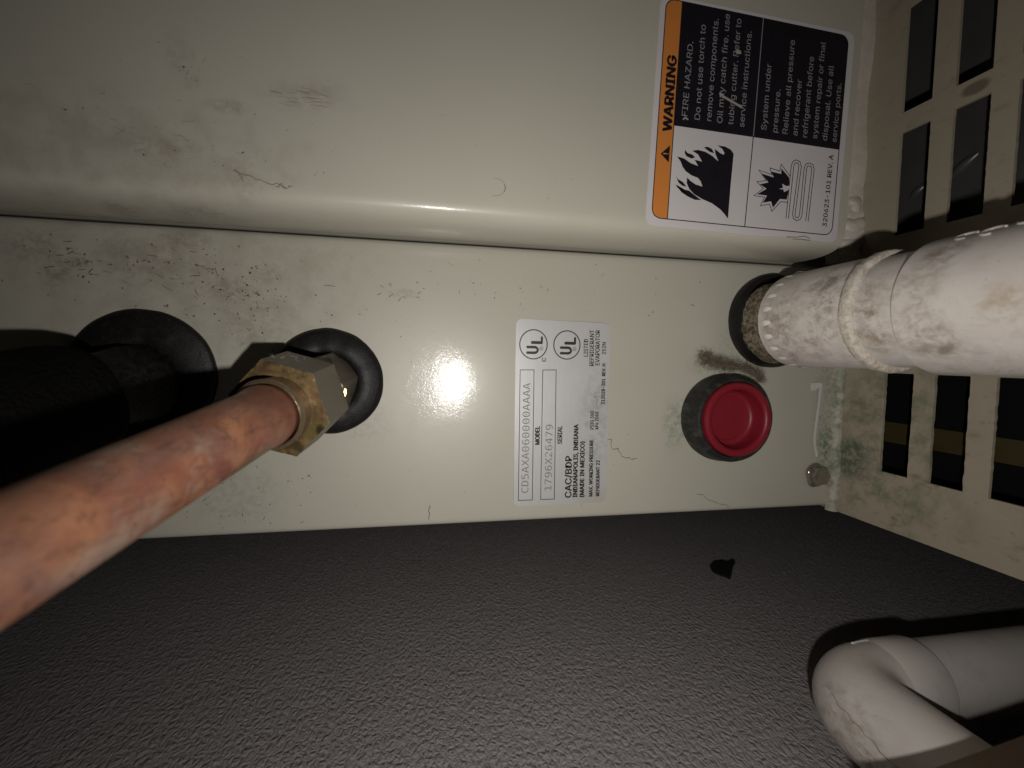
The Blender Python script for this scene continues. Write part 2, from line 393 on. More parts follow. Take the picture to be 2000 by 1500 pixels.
_b = t.mix(t.step(t.noise(0.9, 5, 0.7), 0.66, 0.76, 0, 0.5), _b, (0.36, 0.32, 0.28))
t.set(_b, 0.38, 0, 0.4)
M_vinyl = t.m
M_ink = plain("black_print", (0.010, 0.009, 0.013), 0.42, 0, 0.25, 0.3, 0, 1, 0.4)
M_ink2 = plain("black_foil_print", (0.016, 0.015, 0.016), 0.4, 0, 0.15, 0.3)
M_grey = plain("faint_grey_typing", (0.165, 0.16, 0.165), 0.5, 0, 0.22, 0.9)
M_orange = plain("orange_print", (0.58, 0.205, 0.045), 0.42, 0, 0.05, 0.1)
M_white = plain("white_print", (0.27, 0.255, 0.275), 0.5, 0, 0.12, 0.5)

# ------------------------------------------------------------------ mesh helpers
class MB:
    def __init__(s):
        s.v = []; s.f = []
    def add(s, vs, fs):
        k = len(s.v)
        s.v += [tuple(v) for v in vs]
        s.f += [tuple(i + k for i in f) for f in fs]
    def box(s, a0, a1, c0, c1, h0, h1):
        vs = [(a, c, h) for h in (h0, h1) for c in (c0, c1) for a in (a0, a1)]
        s.add(vs, [(0, 1, 3, 2), (4, 6, 7, 5), (0, 4, 5, 1), (2, 3, 7, 6), (0, 2, 6, 4), (1, 5, 7, 3)])
    def poly(s, pts, h0, h1):                  # a filled outline (a, c) with thickness
        n = len(pts)
        s.add([(a, c, h1) for a, c in pts] + [(a, c, h0) for a, c in pts],
              [tuple(range(n))] + [tuple(range(2 * n - 1, n - 1, -1))] + [(i, i + n, (i + 1) % n + n, (i + 1) % n) for i in range(n)])
    def line(s, pts, w, h0, h1, closed=False):  # a flat stroke of width w along (a, c) points
        P = [Vector(p) for p in pts]; n = len(P); L = []; Rr = []
        for i in range(n):
            p0 = P[i - 1] if (i > 0 or closed) else P[i]
            p1 = P[(i + 1) % n] if (i < n - 1 or closed) else P[i]
            e0 = (P[i] - p0); e1 = (p1 - P[i])
            e0 = e0.normalized() if e0.length > 1e-9 else e1.normalized(); e1 = e1.normalized() if e1.length > 1e-9 else e0
            d = (e0 + e1).normalized(); nn = Vector((-d.y, d.x)) * w / 2
            if 0 < i < n - 1 or closed:
                e = (P[i] - p0).normalized(); k = max(0.5, abs(Vector((-e.y, e.x)).dot(nn.normalized())))
                nn = nn / k
            L.append(P[i] + nn); Rr.append(P[i] - nn)
        m = n if closed else n - 1
        for i in range(m):
            j = (i + 1) % n
            s.add([(*L[i], h1), (*L[j], h1), (*Rr[j], h1), (*Rr[i], h1), (*L[i], h0), (*L[j], h0), (*Rr[j], h0), (*Rr[i], h0)],
                  [(0, 1, 2, 3), (0, 4, 5, 1), (2, 6, 7, 3), (1, 5, 6, 2), (3, 7, 4, 0)])
    def lathe(s, prof, O, d, n=72, jit=None, cap0=False, cap1=False):
        O = Vector(O); d = Vector(d).normalized()
        u = Vector((1, 0, 0)) if abs(d.x) < 0.9 else Vector((0, 1, 0))
        u = (u - d * u.dot(d)).normalized(); v = d.cross(u)
        vs = []
        for k, (r, q) in enumerate(prof):
            for i in range(n):
                th = 2 * math.pi * i / n
                rr, qq = (r, q) if jit is None else jit(r, q, th)
                vs.append(O + d * qq + (u * math.cos(th) + v * math.sin(th)) * rr)
        fs = [(k * n + i, k * n + (i + 1) % n, (k + 1) * n + (i + 1) % n, (k + 1) * n + i) for k in range(len(prof) - 1) for i in range(n)]
        if cap0: fs.append(tuple(range(n - 1, -1, -1)))
        if cap1: fs.append(tuple(range((len(prof) - 1) * n, len(prof) * n)))
        s.add(vs, fs)
    def tube(s, pts, rad, n=6, caps=True):
        P = [Vector(p) for p in pts]; m = len(P)
        rad = rad if isinstance(rad, (list, tuple)) else [rad] * m
        t0 = (P[1] - P[0]).normalized()
        u = Vector((0.3, 0.5, 0.8)); u = (u - t0 * u.dot(t0)).normalized()
        vs = []
        for k in range(m):
            tt = (P[min(k + 1, m - 1)] - P[max(k - 1, 0)]).normalized()
            u = (u - tt * u.dot(tt)).normalized(); v = tt.cross(u)
            for i in range(n):
                th = 2 * math.pi * i / n
                vs.append(P[k] + (u * math.cos(th) + v * math.sin(th)) * rad[k])
        fs = [(k * n + i, k * n + (i + 1) % n, (k + 1) * n + (i + 1) % n, (k + 1) * n + i) for k in range(m - 1) for i in range(n)]
        if caps:
            fs += [tuple(range(n - 1, -1, -1)), tuple(range((m - 1) * n, m * n))]
        s.add(vs, fs)
    def shrink(s):
        s.v = [(a * KC, c * KC, h) for a, c, h in s.v]; return s
    def build(s, name, mat, parent=None, base=None, smooth=40, recalc=True):
        me = bpy.data.meshes.new(name)
        o = bpy.data.objects.new(name, me)
        COL.objects.link(o)
        root = parent
        while root is not None and root.parent is not None:
            root = root.parent
        if root is not None:
            org = Vector(root.location); o.parent = parent
        else:
            org = W(*base) if base is not None else W(*s.v[0]); o.location = org
        me.from_pydata([W(*v) - org for v in s.v], [], s.f)
        if recalc:
            bm = bmesh.new(); bm.from_mesh(me)
            bmesh.ops.recalc_face_normals(bm, faces=bm.faces)
            bm.to_mesh(me); bm.free()
        if smooth:
            me.shade_smooth()
            me.set_sharp_from_angle(angle=math.radians(smooth))
        me.materials.append(mat)
        return o

def tag(o, label=None, cat=None, group=None, kind=None):
    if label: o['label'] = label
    if cat: o['category'] = cat
    if group: o['group'] = group
    if kind: o['kind'] = kind
    return o
def empty(name, base, label, cat, group=None):
    o = bpy.data.objects.new(name, None)
    o.empty_display_size = 0.01
    COL.objects.link(o); o.location = W(*base)
    return tag(o, label, cat, group)
def n3(p, s, k=0.0):
    return mnoise.noise(Vector(p) * s + Vector((k, k * 1.7, -k)))

# ------------------------------------------------------------------ setting: the wall
m = MB(); m.add([(-900, -140, -1200), (1500, -140, -1200), (1500, -140, 500), (-900, -140, 500),
                 (-900, -170, -1200), (1500, -170, -1200), (1500, -170, 500), (-900, -170, 500)],
                [(0, 1, 2, 3), (7, 6, 5, 4), (0, 4, 5, 1), (1, 5, 6, 2), (2, 6, 7, 3), (3, 7, 4, 0)])
tag(m.build("wall", M_wall, smooth=0), kind='structure')
m = MB()
out = [(195.9, -104.5), (203.6, -110.7), (210.1, -111.4), (212.1, -108.6), (219.2, -111.7), (217.3, -106.9), (211.2, -101.3), (204.8, -93.0), (197.2, -84.6), (195.8, -87.7), (193.4, -91.8), (193.0, -97.9)]
pts = []
for i in range(40):
    f = i / 40 * len(out); k = int(f); f -= k; p, q = out[k], out[(k + 1) % len(out)]
    pts.append((p[0] + (q[0] - p[0]) * f + 0.5 * n3((i, 1, 0), 0.9), p[1] + (q[1] - p[1]) * f + 0.9 * n3((i, 2, 0), 0.9)))
vs = [(a, -138.9, h) for a, h in pts] + [(205 + (a - 205) * 0.6, -138.4, -103 + (h + 103) * 0.6) for a, h in pts] + [(205, -138.5, -103)]
m.add(vs, [(i, (i + 1) % 40, 40 + (i + 1) % 40, 40 + i) for i in range(40)] + [(40 + i, 40 + (i + 1) % 40, 80) for i in range(40)])
m.add([(a, -140.2, h) for a, h in pts] + [(a, -138.9, h) for a, h in pts], [(i, (i + 1) % 40, 40 + (i + 1) % 40, 40 + i) for i in range(40)])
tag(m.build("tar_spot", M_tar, base=(205, -140, -103)), "small ragged black spot stuck on the rough grey wall", "stain")

# ------------------------------------------------------------------ evaporator cabinet
cab = empty("evaporator_cabinet", (184, -10, -150), "sage beige painted metal evaporator cabinet with a raised upper cover over a lower strip", "cabinet")
# lower front strip: profile across c, swept along a, edges rolled back
prof = [(-64.9, -260), (-64.9, -2.0), (-64.5, -0.7), (-63.6, -0.1), (-62.5, 0.0)]
prof += [(-62.5 + (97.5) * i / 36, 0.0) for i in range(1, 37)] + [(37.5, -0.10), (39.5, -0.3), (40.8, -0.7), (41.4, -1.4), (41.6, -3.5), (44, -6), (60, -8)]
m = MB()
NA = 110
def bow(a, c):                                   # slight bow in the sheet, shaped to shift the flash's highlight
    w = math.exp(-((a - 14) ** 2 + (c + 9.7) ** 2) / (2 * 25.0 ** 2))
    return (0.045 * (a - 14.2) + 0.013 * (c + 9.7)) * w - 0.70
for i in range(NA + 1):
    a = -260 + (184.0 + 260) * i / NA
    m.v += [(a, c, h + (bow(a, c) if c > -63 else -0.70)) for c, h in prof]
k = len(prof)
m.f += [(i * k + j, i * k + j + 1, (i + 1) * k + j + 1, (i + 1) * k + j) for i in range(NA) for j in range(k - 1)]
m.build("front_panel", M_front, cab, smooth=60)
# upper cover: rolled lower edge and flat face
prof = [(46.5, 0.9), (42.0, 0.7), (41.75, 4.0), (41.5, 8.5), (41.45, 13), (41.65, 16.5), (42.0, 19.0), (42.55, 21.2), (43.25, 22.9), (44.1, 24.2), (45.1, 25.1), (46.4, 25.7), (48.2, 25.95), (50.5, 26.0),
        (60, 26.0), (100, 26), (150, 26), (200, 26), (300, 26), (302, 25), (302, -150)]
m = MB()
def aend(c): return 156.4 + (c - 43) * 0.033
for i in range(NA + 1):
    f = i / NA
    for c, h in prof:
        e = aend(min(c, 220))
        m.v.append((-260 + (e + 260) * f, c, h))
k = len(prof)
m.f += [(i * k + j, i * k + j + 1, (i + 1) * k + j + 1, (i + 1) * k + j) for i in range(NA) for j in range(k - 1)]
e0 = NA * k                                     # the folded end beside the slotted base
vs = [m.v[e0 + j] for j in range(k)] + [(m.v[e0 + j][0] - 0.3, m.v[e0 + j][1], m.v[e0 + j][2] - 0.01) for j in range(k)]
m.f.append(tuple(e0 + j for j in range(k)))
m.build("access_cover", M_cover, cab, smooth=60)
m = MB(); m.box(-260, 183.5, -64.6, 60, -262, -258); m.box(140, 183.9, 60.2, 300, -60, -2.6)
m.build("rear_shell", M_liner, cab, smooth=0)
KC = 154.0 / 163.0                              # marks on the cover face, measured on a sheet 163 mm off, brought to its true depth
def kc(p): return (p[0] * KC, p[1] * KC)
def kcl(l): return [kc(p) for p in l]
# faint half-moon dent in the cover, drawn as flat brown strokes
m = MB()
m.line(kcl([(25.0, 60.0), (27.0, 59.7), (28.4, 58.6), (28.9, 57.0), (28.3, 55.4), (26.8, 54.3), (24.6, 54.1)]), 0.15, 26.0, 26.03)
m.build("paint_mark", plain("faint_brown_mark", (0.27, 0.235, 0.175), 0.4), cab, smooth=0)
m = MB(); m.line(kcl([(28.55, 58.3), (28.95, 57.0), (28.5, 55.7)]), 0.3, 26.0, 26.05)
m.build("paint_chip", plain("brown_chip", (0.25, 0.15, 0.06), 0.5), cab, smooth=0)

# screws
def screw(a, c, h, r, lab, rot=0.2):
    s_ = MB()
    s_.lathe([(r, 0.0), (r * 1.0, 0.7), (r * 0.93, 1.3), (r * 0.72, 1.6)], (a, c, h), (0.05, 0.02, 1), 40,
             lambda q, z, th: (q * (1 + 0.05 * math.sin(3 * th + 1) + 0.04 * math.sin(5 * th)), z))
    o = s_.build("screw", M_zinc, cab, smooth=50)
    o['label'] = lab
    hx = MB()
    R6 = r * 0.80
    pr = [(R6, 1.3), (R6, 3.6), (R6 * 0.92, 4.2)]
    hx.lathe(pr, (a, c, h), (0.05, 0.02, 1), 6, lambda q, z, th: (q, z), cap1=True)
    hx.lathe([(R6 * 0.70, 4.21), (R6 * 0.6, 4.0), (R6 * 0.25, 3.9)], (a, c, h), (0.05, 0.02, 1), 24, cap1=True)
    hd = hx.build("screw_head", M_zinc, o, smooth=30)
    return o
screw(174.6, -50.2, 0.0, 5.3, "sealant-coated hex screw in the lower strip beside the corner seam")
screw(170.8, 60.4, 5.5, 3.9, "screw half buried in white sealant beside the warning label")

# ------------------------------------------------------------------ dirt flecks on the paint (countless)
def flecks(name, mat, clusters, seed, hfun):
    rr = random.Random(seed); m = MB()
    for (a, c, sa, sc_, n, lo, hi, el) in clusters:
        for _ in range(n):
            x, y = rr.gauss(a, sa), rr.gauss(c, sc_)
            hh = hfun(x, y)
            if hh is None: continue
            r = 0.68 * lo * (hi / lo) ** (rr.random() ** 2.6); th = rr.uniform(0, 6.28); e = 1 + el * rr.random() ** 2 * 1.0
            nn = 6; ring = []
            for i in range(nn):
                q = 2 * math.pi * i / nn; k = r * rr.uniform(0.55, 1.25)
                px, py = k * math.cos(q) * e, k * math.sin(q)
                ring.append((x + px * math.cos(th) - py * math.sin(th), y + px * math.sin(th) + py * math.cos(th)))
            m.add([(p, q_, hh + 0.012) for p, q_ in ring] + [(x, y, hh + 0.05 + r * 0.1)], [(i, (i + 1) % nn, nn) for i in range(nn)])
    o = m.build(name, mat, base=(0, 0, 0), smooth=0, recalc=False)
    tag(o, kind='stuff')
    return o
def h_front(a, c):
    if not (-62 < c < 37 and -180 < a < 183): return None
    for (x, y, r) in ((-31, -10, 19.2), (-89.6, -9, 22.7), (147.5, 17, 19.6), (126, -23.7, 18.6)):
        if (a - x) ** 2 + (c - y) ** 2 < r * r: return None
    if 36.5 < a < 75.5 and -59 < c < 14.5: return None
    return 0.0
def h_cover(a, c):
    if not (51 < c < 190 and -190 < a < 155): return None
    if 74 < a < 157 and 43 < c < 124: return None
    return 26.0
flecks("front_dirt", M_speck, [(-58, 10, 10, 9, 64, 0.07, 0.42, 0.7), (-62, 20, 9, 5, 50, 0.08, 0.6, 1.0), (-90, 24, 18, 9, 40, 0.08, 0.55, 1.2),
    (-62, -48, 12, 9, 80, 0.06, 0.28, 0.8), (-40, 8, 10, 6, 50, 0.07, 0.35, 0.5), (-20, 10, 16, 12, 34, 0.08, 0.32, 0.5), (10, 25, 30, 8, 40, 0.07, 0.34, 0.5),
    (60, 30, 40, 5, 26, 0.07, 0.3, 0.5), (10, -45, 40, 12, 40, 0.06, 0.26, 0.5), (100, -20, 40, 25, 26, 0.06, 0.28, 0.5), (165, -30, 9, 18, 40, 0.06, 0.3, 0.6),
    (-110, 30, 12, 6, 30, 0.1, 0.6, 1.2), (-45, -62, 14, 1.5, 16, 0.08, 0.4, 1.5)], 3, h_front)
flecks("front_rust_dirt", M_speck2, [(-62, 20, 12, 7, 90, 0.1, 0.7, 1.0), (-85, 27, 18, 8, 90, 0.1, 0.9, 1.6), (-56, 8, 9, 8, 70, 0.08, 0.4, 1.0),
    (-62, -48, 14, 9, 90, 0.06, 0.35, 1.3), (0, 20, 50, 12, 50, 0.08, 0.4, 0.8)], 5, h_front)
flecks("cover_dirt", M_speck, [(-62, 77, 2, 2, 8, 0.1, 0.45, 1.0), (-66, 80, 6, 9, 8, 0.1, 0.4, 1.0), (-50, 58, 12, 5, 34, 0.08, 0.4, 1.2), (-30, 68, 25, 16, 34, 0.07, 0.3, 0.8),
    (20, 80, 40, 25, 46, 0.06, 0.24, 0.4), (20, 60, 30, 6, 26, 0.06, 0.3, 0.5), (-80, 60, 12, 4, 16, 0.1, 0.5, 1.6)], 9, h_cover)

def scratches(name, mat, clusters, seed, hfun):
    rr = random.Random(seed); m = MB()
    for (a, c, sa, sc_, n, L0, L1, ang, spread) in clusters:
        for _ in range(n):
            x, y = rr.gauss(a, sa), rr.gauss(c, sc_); L = rr.uniform(L0, L1); th = rr.gauss(ang, spread); w = rr.uniform(0.035, 0.10)
            hh = hfun(x, y)
            if hh is None or hfun(x + L * math.cos(th), y + L * math.sin(th)) is None: continue
            pts = [(x + L * f * math.cos(th) + 0.03 * L * math.sin(f * 5 + x), y + L * f * math.sin(th) + 0.05 * L * math.sin(f * 3 + y), ) for f in (0, .25, .5, .75, 1)]
            m.line(pts, w, hh - 0.3, hh + 0.02)
    o = m.build(name, mat, base=(0, 0, 0), smooth=0, recalc=False)
    tag(o, kind='stuff'); return o
scratches("front_scratches", M_speck2, [(-80, 28, 18, 6, 14, 0.8, 3.6, -0.25, 0.35), (-60, 20, 9, 6, 12, 0.6, 3.0, -0.6, 0.6), (-60, -48, 14, 8, 14, 0.4, 1.6, 0.4, 1.2), (-108, 28, 5, 2.5, 16, 0.8, 3.2, -0.1, 0.4),
    (-5, 22, 5, 2, 12, 0.4, 1.5, 0, 1), (60, 30, 50, 6, 16, 0.4, 1.6, 0, 1.5), (-45, -62, 14, 1.5, 10, 0.6, 1.8, 0.6, 0.5)], 31, h_front)
scratches("cover_scratches", M_speck2, [(-62, 79, 1.6, 3.5, 9, 0.6, 2.0, 1.3, 0.4), (-50, 50, 10, 4, 20, 0.6, 2.4, -0.4, 0.6), (-76, 60, 14, 5, 22, 0.6, 3.4, -0.1, 0.4), (-34, 75, 4, 1.5, 26, 2.0, 5.0, -0.12, 0.08)], 33, h_cover)

# ------------------------------------------------------------------ slotted base next to it
base = empty("slotted_base", (240, -10, -150), "beige slotted sheet metal base, grimy and green with mildew near its lower corner", "vented panel")
A0 = 184.3; TH = 1.1
rows = [(-43.6, -3.8), (3.4, 42.6), (50.4, 89.5), (97.2, 136.6), (144.2, 183.6), (191.2, 230.6)]
cols = [(21.2 + 18.9 * i, 32.4 + 18.9 * i) for i in range(5)]
cs = sorted([-64.0, 260.0] + [x for r in rows for x in r]); hs = sorted([-20.0, 150.0] + [x for r in cols for x in r])
# finer lines so the cut edges can be a little ragged
def inside(c0, c1, h0, h1):
    c, h = (c0 + c1) / 2, (h0 + h1) / 2
    return any(r[0] < c < r[1] for r in rows) and any(q[0] < h < q[1] for q in cols)
cs2 = []
for x, y in zip(cs, cs[1:]):
    k = max(1, int((y - x) / 1.6)) if x < 60 else 2
    cs2 += [x + (y - x) * i / k for i in range(k)]
cs2.append(cs[-1])
m = MB(); nc = len(cs2); nh = len(hs)
def jit(c, h):
    edge = min(abs(h - q) for r in cols for q in r)
    if edge > 0.1: return h
    amp = 0.30 if c < 0 else 0.16
    return h + amp * (n3((c, h, 0), 0.55, 2) + 0.6 * n3((c, h, 0), 1.4, 5))
for da in (0.0, TH):
    for c in cs2:
        for h in hs:
            m.v.append((A0 + da, c, jit(c, h)))
off = nc * nh
solid = {}
for i in range(nc - 1):
    for j in range(nh - 1):
        solid[i, j] = not inside(cs2[i], cs2[i + 1], hs[j], hs[j + 1])
for (i, j), sld in solid.items():
    if not sld: continue
    q = (i * nh + j, i * nh + j + 1, (i + 1) * nh + j + 1, (i + 1) * nh + j)
    m.f.append(q); m.f.append(tuple(x + off for x in reversed(q)))
    for (p, r, di, dj) in ((q[0], q[1], -1, 0), (q[1], q[2], 0, 1), (q[2], q[3], 1, 0), (q[3], q[0], 0, -1)):
        if not solid.get((i + di, j + dj), False):
            m.f.append((p, p + off, r + off, r))
m.build("slotted_sheet", M_sheet, base, smooth=0)
m = MB(); m.box(A0 + 0.01, A0 + 260, -64.0, -62.9, -20, 150)     # its folded side, along the wall
m.box(A0 + 0.2, A0 + 0.9, -66.4, -64.05, -18, 149.5)
m.build("side_flange", M_sheet, base, smooth=0)
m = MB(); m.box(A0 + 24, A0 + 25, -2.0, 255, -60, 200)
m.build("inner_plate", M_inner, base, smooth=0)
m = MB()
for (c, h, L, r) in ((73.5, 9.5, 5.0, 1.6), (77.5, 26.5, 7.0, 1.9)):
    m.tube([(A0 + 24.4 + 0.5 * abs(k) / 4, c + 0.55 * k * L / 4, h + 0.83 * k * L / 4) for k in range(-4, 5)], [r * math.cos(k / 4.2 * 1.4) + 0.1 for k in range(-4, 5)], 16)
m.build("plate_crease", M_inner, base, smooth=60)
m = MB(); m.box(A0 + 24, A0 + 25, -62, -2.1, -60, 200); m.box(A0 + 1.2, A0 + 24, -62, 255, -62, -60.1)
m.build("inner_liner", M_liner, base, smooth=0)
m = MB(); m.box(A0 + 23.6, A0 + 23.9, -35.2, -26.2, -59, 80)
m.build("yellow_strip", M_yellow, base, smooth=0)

# sealant bead in the corner between the two
m = MB()
def bead(c0, c1, a0, h0, w0, hh0, seed, n=90):
    secs = []
    for i in range(n + 1):
        c = c0 + (c1 - c0) * i / n
        w = w0(c) * (1 + 0.25 * n3((c, seed, 0), 0.22 if c < 75 else 0.05)) ; hh = hh0(c) * (1 + 0.30 * n3((c, seed, 3), 0.2 if c < 75 else 0.04))
        da = 0.35 * n3((c, seed, 8), 0.12 if c < 75 else 0.04)
        x = a0(c) + da
        secs.append([(x - w, c, h0(c) - 0.3), (x - w * 0.8, c, h0(c) + hh * 0.45), (x - w * 0.35, c, h0(c) + hh * 0.85), (x, c, h0(c) + hh),
                     (184.25, c, h0(c) + hh * 1.05), (184.25, c, h0(c) - 0.3)])
    k = 6
    m.v += [p for s_ in secs for p in s_]
    o = len(m.v) - len(secs) * k
    m.f += [(o + i * k + j, o + i * k + j + 1, o + (i + 1) * k + j + 1, o + (i + 1) * k + j) for i in range(n) for j in range(k - 1)]
    m.f += [tuple(o + j for j in range(k)), tuple(o + n * k + j for j in range(k))]
bead(-66.5, 42.5, lambda c: 183.3, lambda c: -0.4, lambda c: 2.1, lambda c: 3.1, 1.0)
bd = m.build("sealant_bead", M_bead, base=(183, -64, 0), smooth=50)
tag(bd, "grubby mould-streaked sealant bead along the corner below the white pipe", "sealant")
m = MB()
bead(42.6, 260, lambda c: 180.0, lambda c: -0.1, lambda c: 6.5, lambda c: 6.6 + 1.2 * math.exp(-((c - 55) / 8) ** 2), 4.0, 150)
for (c, a, h, r) in ((50, 179.0, 5.6, 4.2), (58, 180.5, 6.0, 4.6), (67, 180.8, 5.8, 3.6)):
    m.lathe([(0.02, 1.0), (0.55, 0.85), (0.9, 0.35), (1.0, -0.3)], (a, c, h), (-0.3, 0.1, 1), 18,
            lambda q, z, th, r=r, c=c: (q * r * (1 + 0.25 * math.sin(2 * th + c) + 0.15 * math.sin(3 * th)), z * r * 0.45))
bd = m.build("sealant_bead", M_caulk, base=(180, 45, 0), smooth=60)
tag(bd, "lumpy white sealant bead beside the warning label and upper cover", "sealant")
# milky run of dried sealant on the front strip
m = MB()
m.line([(174.9, -9.6), (174.6, -12.6), (174.2, -19), (173.4, -27), (172.9, -33), (173.4, -37.5), (174.8, -42)], 1.1, 0.0, 0.22)
m.poly([(169.6, -9.2), (174.9, -8.9), (175.3, -10.6), (173.8, -11.2), (171.5, -12.4), (169.8, -12.6)], 0.0, 0.2)
tag(m.build("sealant_run", M_clear, base=(173, -20, 0), smooth=0), "milky hooked run of dried sealant above the lower screw", "sealant")

# ------------------------------------------------------------------ lettering
FONTS = {}
def font(which):
    if which not in FONTS:
        f = None
        try:
            d = os.path.join(bpy.utils.system_resource('DATAFILES'), 'fonts')
            f = bpy.data.fonts.load(os.path.join(d, {'sans': 'Inter.woff2', 'mono': 'DejaVuSansMono.woff2'}[which]))
        except Exception:
            f = None
        FONTS[which] = f
    return FONTS[which]
def glyphs(text, which='sans', bold=0.0):
    cu = bpy.data.curves.new("lettering", 'FONT')
    cu.body = text; cu.size = 1.0; cu.offset = bold; cu.resolution_u = 3
    f = font(which)
    if f: cu.font = f
    ob = bpy.data.objects.new("lettering", cu)
    COL.objects.link(ob)
    bpy.context.view_layer.update()
    me = bpy.data.meshes.new_from_object(ob.evaluated_get(bpy.context.evaluated_depsgraph_get()))
    vs = [(v.co.x, v.co.y) for v in me.vertices]; fs = [tuple(p.vertices) for p in me.polygons]
    bpy.data.objects.remove(ob); bpy.data.curves.remove(cu); bpy.data.meshes.remove(me)
    return vs, fs
def cap_height(which, bold):
    vs, _ = glyphs("H", which, bold)
    return max(v[1] for v in vs) - min(v[1] for v in vs)
CAPS = {}
def letter(m, text, S, E, cap, h, which='sans', bold=0.0):
    if which not in CAPS: CAPS[which] = cap_height(which, 0.0)
    vs, fs = glyphs(text, which, 0.0)
    x0 = min(v[0] for v in vs); x1 = max(v[0] for v in vs)
    S = Vector(S); E = Vector(E); e = E - S; L = e.length; e.normalize(); nn = Vector((-e.y, e.x))
    sx = L / (x1 - x0); sy = cap / CAPS[which]
    w = bold * sy                               # heavier strokes: the same outline struck again a hair to each side
    hits = [(0, 0)] if w <= 0 else [(-w, 0), (w, 0), (0, -w * 0.6), (0, w * 0.6)]
    for k, (dx, dy) in enumerate(hits):
        m.add([(*(S + e * ((x - x0) * sx + dx) + nn * (y * sy + dy)), h + 0.002 * k) for x, y in vs], fs)

def rounded(q, r, n=6):                          # quad corners -> outline with rounded corners
    P = [Vector(p) for p in q]; out = []
    for i in range(4):
        p, a, b = P[i], P[i - 1], P[(i + 1) % 4]
        d0 = (a - p).normalized(); d1 = (b - p).normalized()
        s0, s1 = p + d0 * r, p + d1 * r
        for k in range(n + 1):
            t = k / n
            out.append(tuple((s0 * (1 - t) ** 2 + p * (1.6 * t * (1 - t)) + s1 * t ** 2) / ((1 - t) ** 2 + 1.6 * t * (1 - t) + t ** 2)))
    return out

# ---- rating plate
pl = empty("rating_plate", (56, -22, 0), "silver foil rating plate with model and serial boxes on the lower front strip", "label")
m = MB(); m.poly(rounded([(36.9, 14.6), (75.3, 13.9), (75.5, -58.3), (37.3, -58.5)], 2.6), -1.2, 0.14)
bk = m.build("foil_backing", M_foil, pl, smooth=0)
HT = 0.17
m = MB()
for q in ([(38.9, -5.1), (44.4, -5.0), (44.8, -56.2), (39.2, -56.2)], [(47.9, -5.0), (53.3, -4.9), (53.8, -56.2), (48.2, -56.2)]):
    m.line(q, 0.27, 0.14, HT, True)
m.build("entry_box", M_ink2, pl, smooth=0)
m = MB()
for t_, s, e, hh in (("CD5AXA060000AAAA", (43.1, -53.3), (43.0, -10.1), 2.8), ("1796X26479", (52.5, -52.6), (52.4, -26.4), 2.8)):
    letter(m, t_, s, e, hh, HT, 'mono', 0.0)
m.build("typed_number", M_grey, pl, smooth=0, recalc=False)
m = MB()
for t_, s, e, hh, b in (("MODEL", (47.25, -34.2), (47.15, -27.0), 1.8, .045), ("SERIAL", (56.4, -34.1), (56.3, -27.0), 1.85, .03), ("CAC/BDP", (60.8, -55.8), (60.6, -39.1), 2.6, .03),
    ("INDIANAPOLIS, INDIANA", (63.3, -55.8), (62.95, -26.5), 1.8, .045), ("(MADE IN MEXICO)", (66.1, -55.8), (65.8, -33.4), 1.75, .045),
    ("MAX. WORKING PRESSURE", (69.75, -55.7), (69.4, -32.7), 1.5, .036), ("REFRIGERANT 22", (72.65, -55.7), (72.45, -41.1), 1.5, .036),
    ("PSIG 300", (69.5, -28.5), (69.4, -21.2), 1.5, .022), ("kPa 2068", (71.4, -28.4), (71.3, -21.4), 1.5, .022), ("312028-301  REV. H", (73.8, -18.4), (73.7, -2.2), 1.45, .035),
    ("252N", (73.65, 1.6), (73.6, 6.3), 1.6, .018), ("LISTED", (66.2, 0.6), (66.1, 7.4), 1.75, .018), ("REFRIGERANT", (68.75, -3.1), (68.5, 11.0), 1.8, .018), ("EVAPORATOR", (71.15, -2.8), (70.9, 11.0), 1.8, .018), ("C", (49.1, -1.7), (49.05, -0.3), 1.6, .03)):
    letter(m, t_, s, e, hh, HT, 'sans', b)
m.build("lettering", M_ink2, pl, smooth=0, recalc=False)
for (ca, cc, rx) in ((44.0, 4.85, 5.45), (57.45, 4.9, 5.35)):
    m = MB()
    m.line([(ca + rx * math.cos(2 * math.pi * i / 48), cc + rx * 1.03 * math.sin(2 * math.pi * i / 48)) for i in range(48)], 0.42, 0.14, HT, True)
    letter(m, "U", (ca + 1.9, cc - 3.45), (ca + 1.9, cc - 0.85), 4.6, HT, 'sans', 0.032)
    letter(m, "L", (ca + 3.5, cc + 0.45), (ca + 3.5, cc + 2.9), 4.4, HT, 'sans', 0.036)
    rc = (ca + 3.1, cc - 1.5)
    m.line([(rc[0] + 0.72 * math.cos(2 * math.pi * i / 20), rc[1] + 0.72 * math.sin(2 * math.pi * i / 20)) for i in range(20)], 0.14, 0.14, HT, True)
    letter(m, "R", (rc[0] + 0.36, rc[1] - 0.28), (rc[0] + 0.36, rc[1] + 0.3), 0.7, HT, 'sans', 0.0)
    m.build("certification_mark", M_ink2, pl, smooth=0, recalc=False)
m = MB(); m.lathe([(0.02, 0.3), (0.25, 0.2), (0.33, 0.0)], (51.0, -37.9, 0.14), (0, 0, 1), 8); m.build("dust_grain", M_pale, pl)

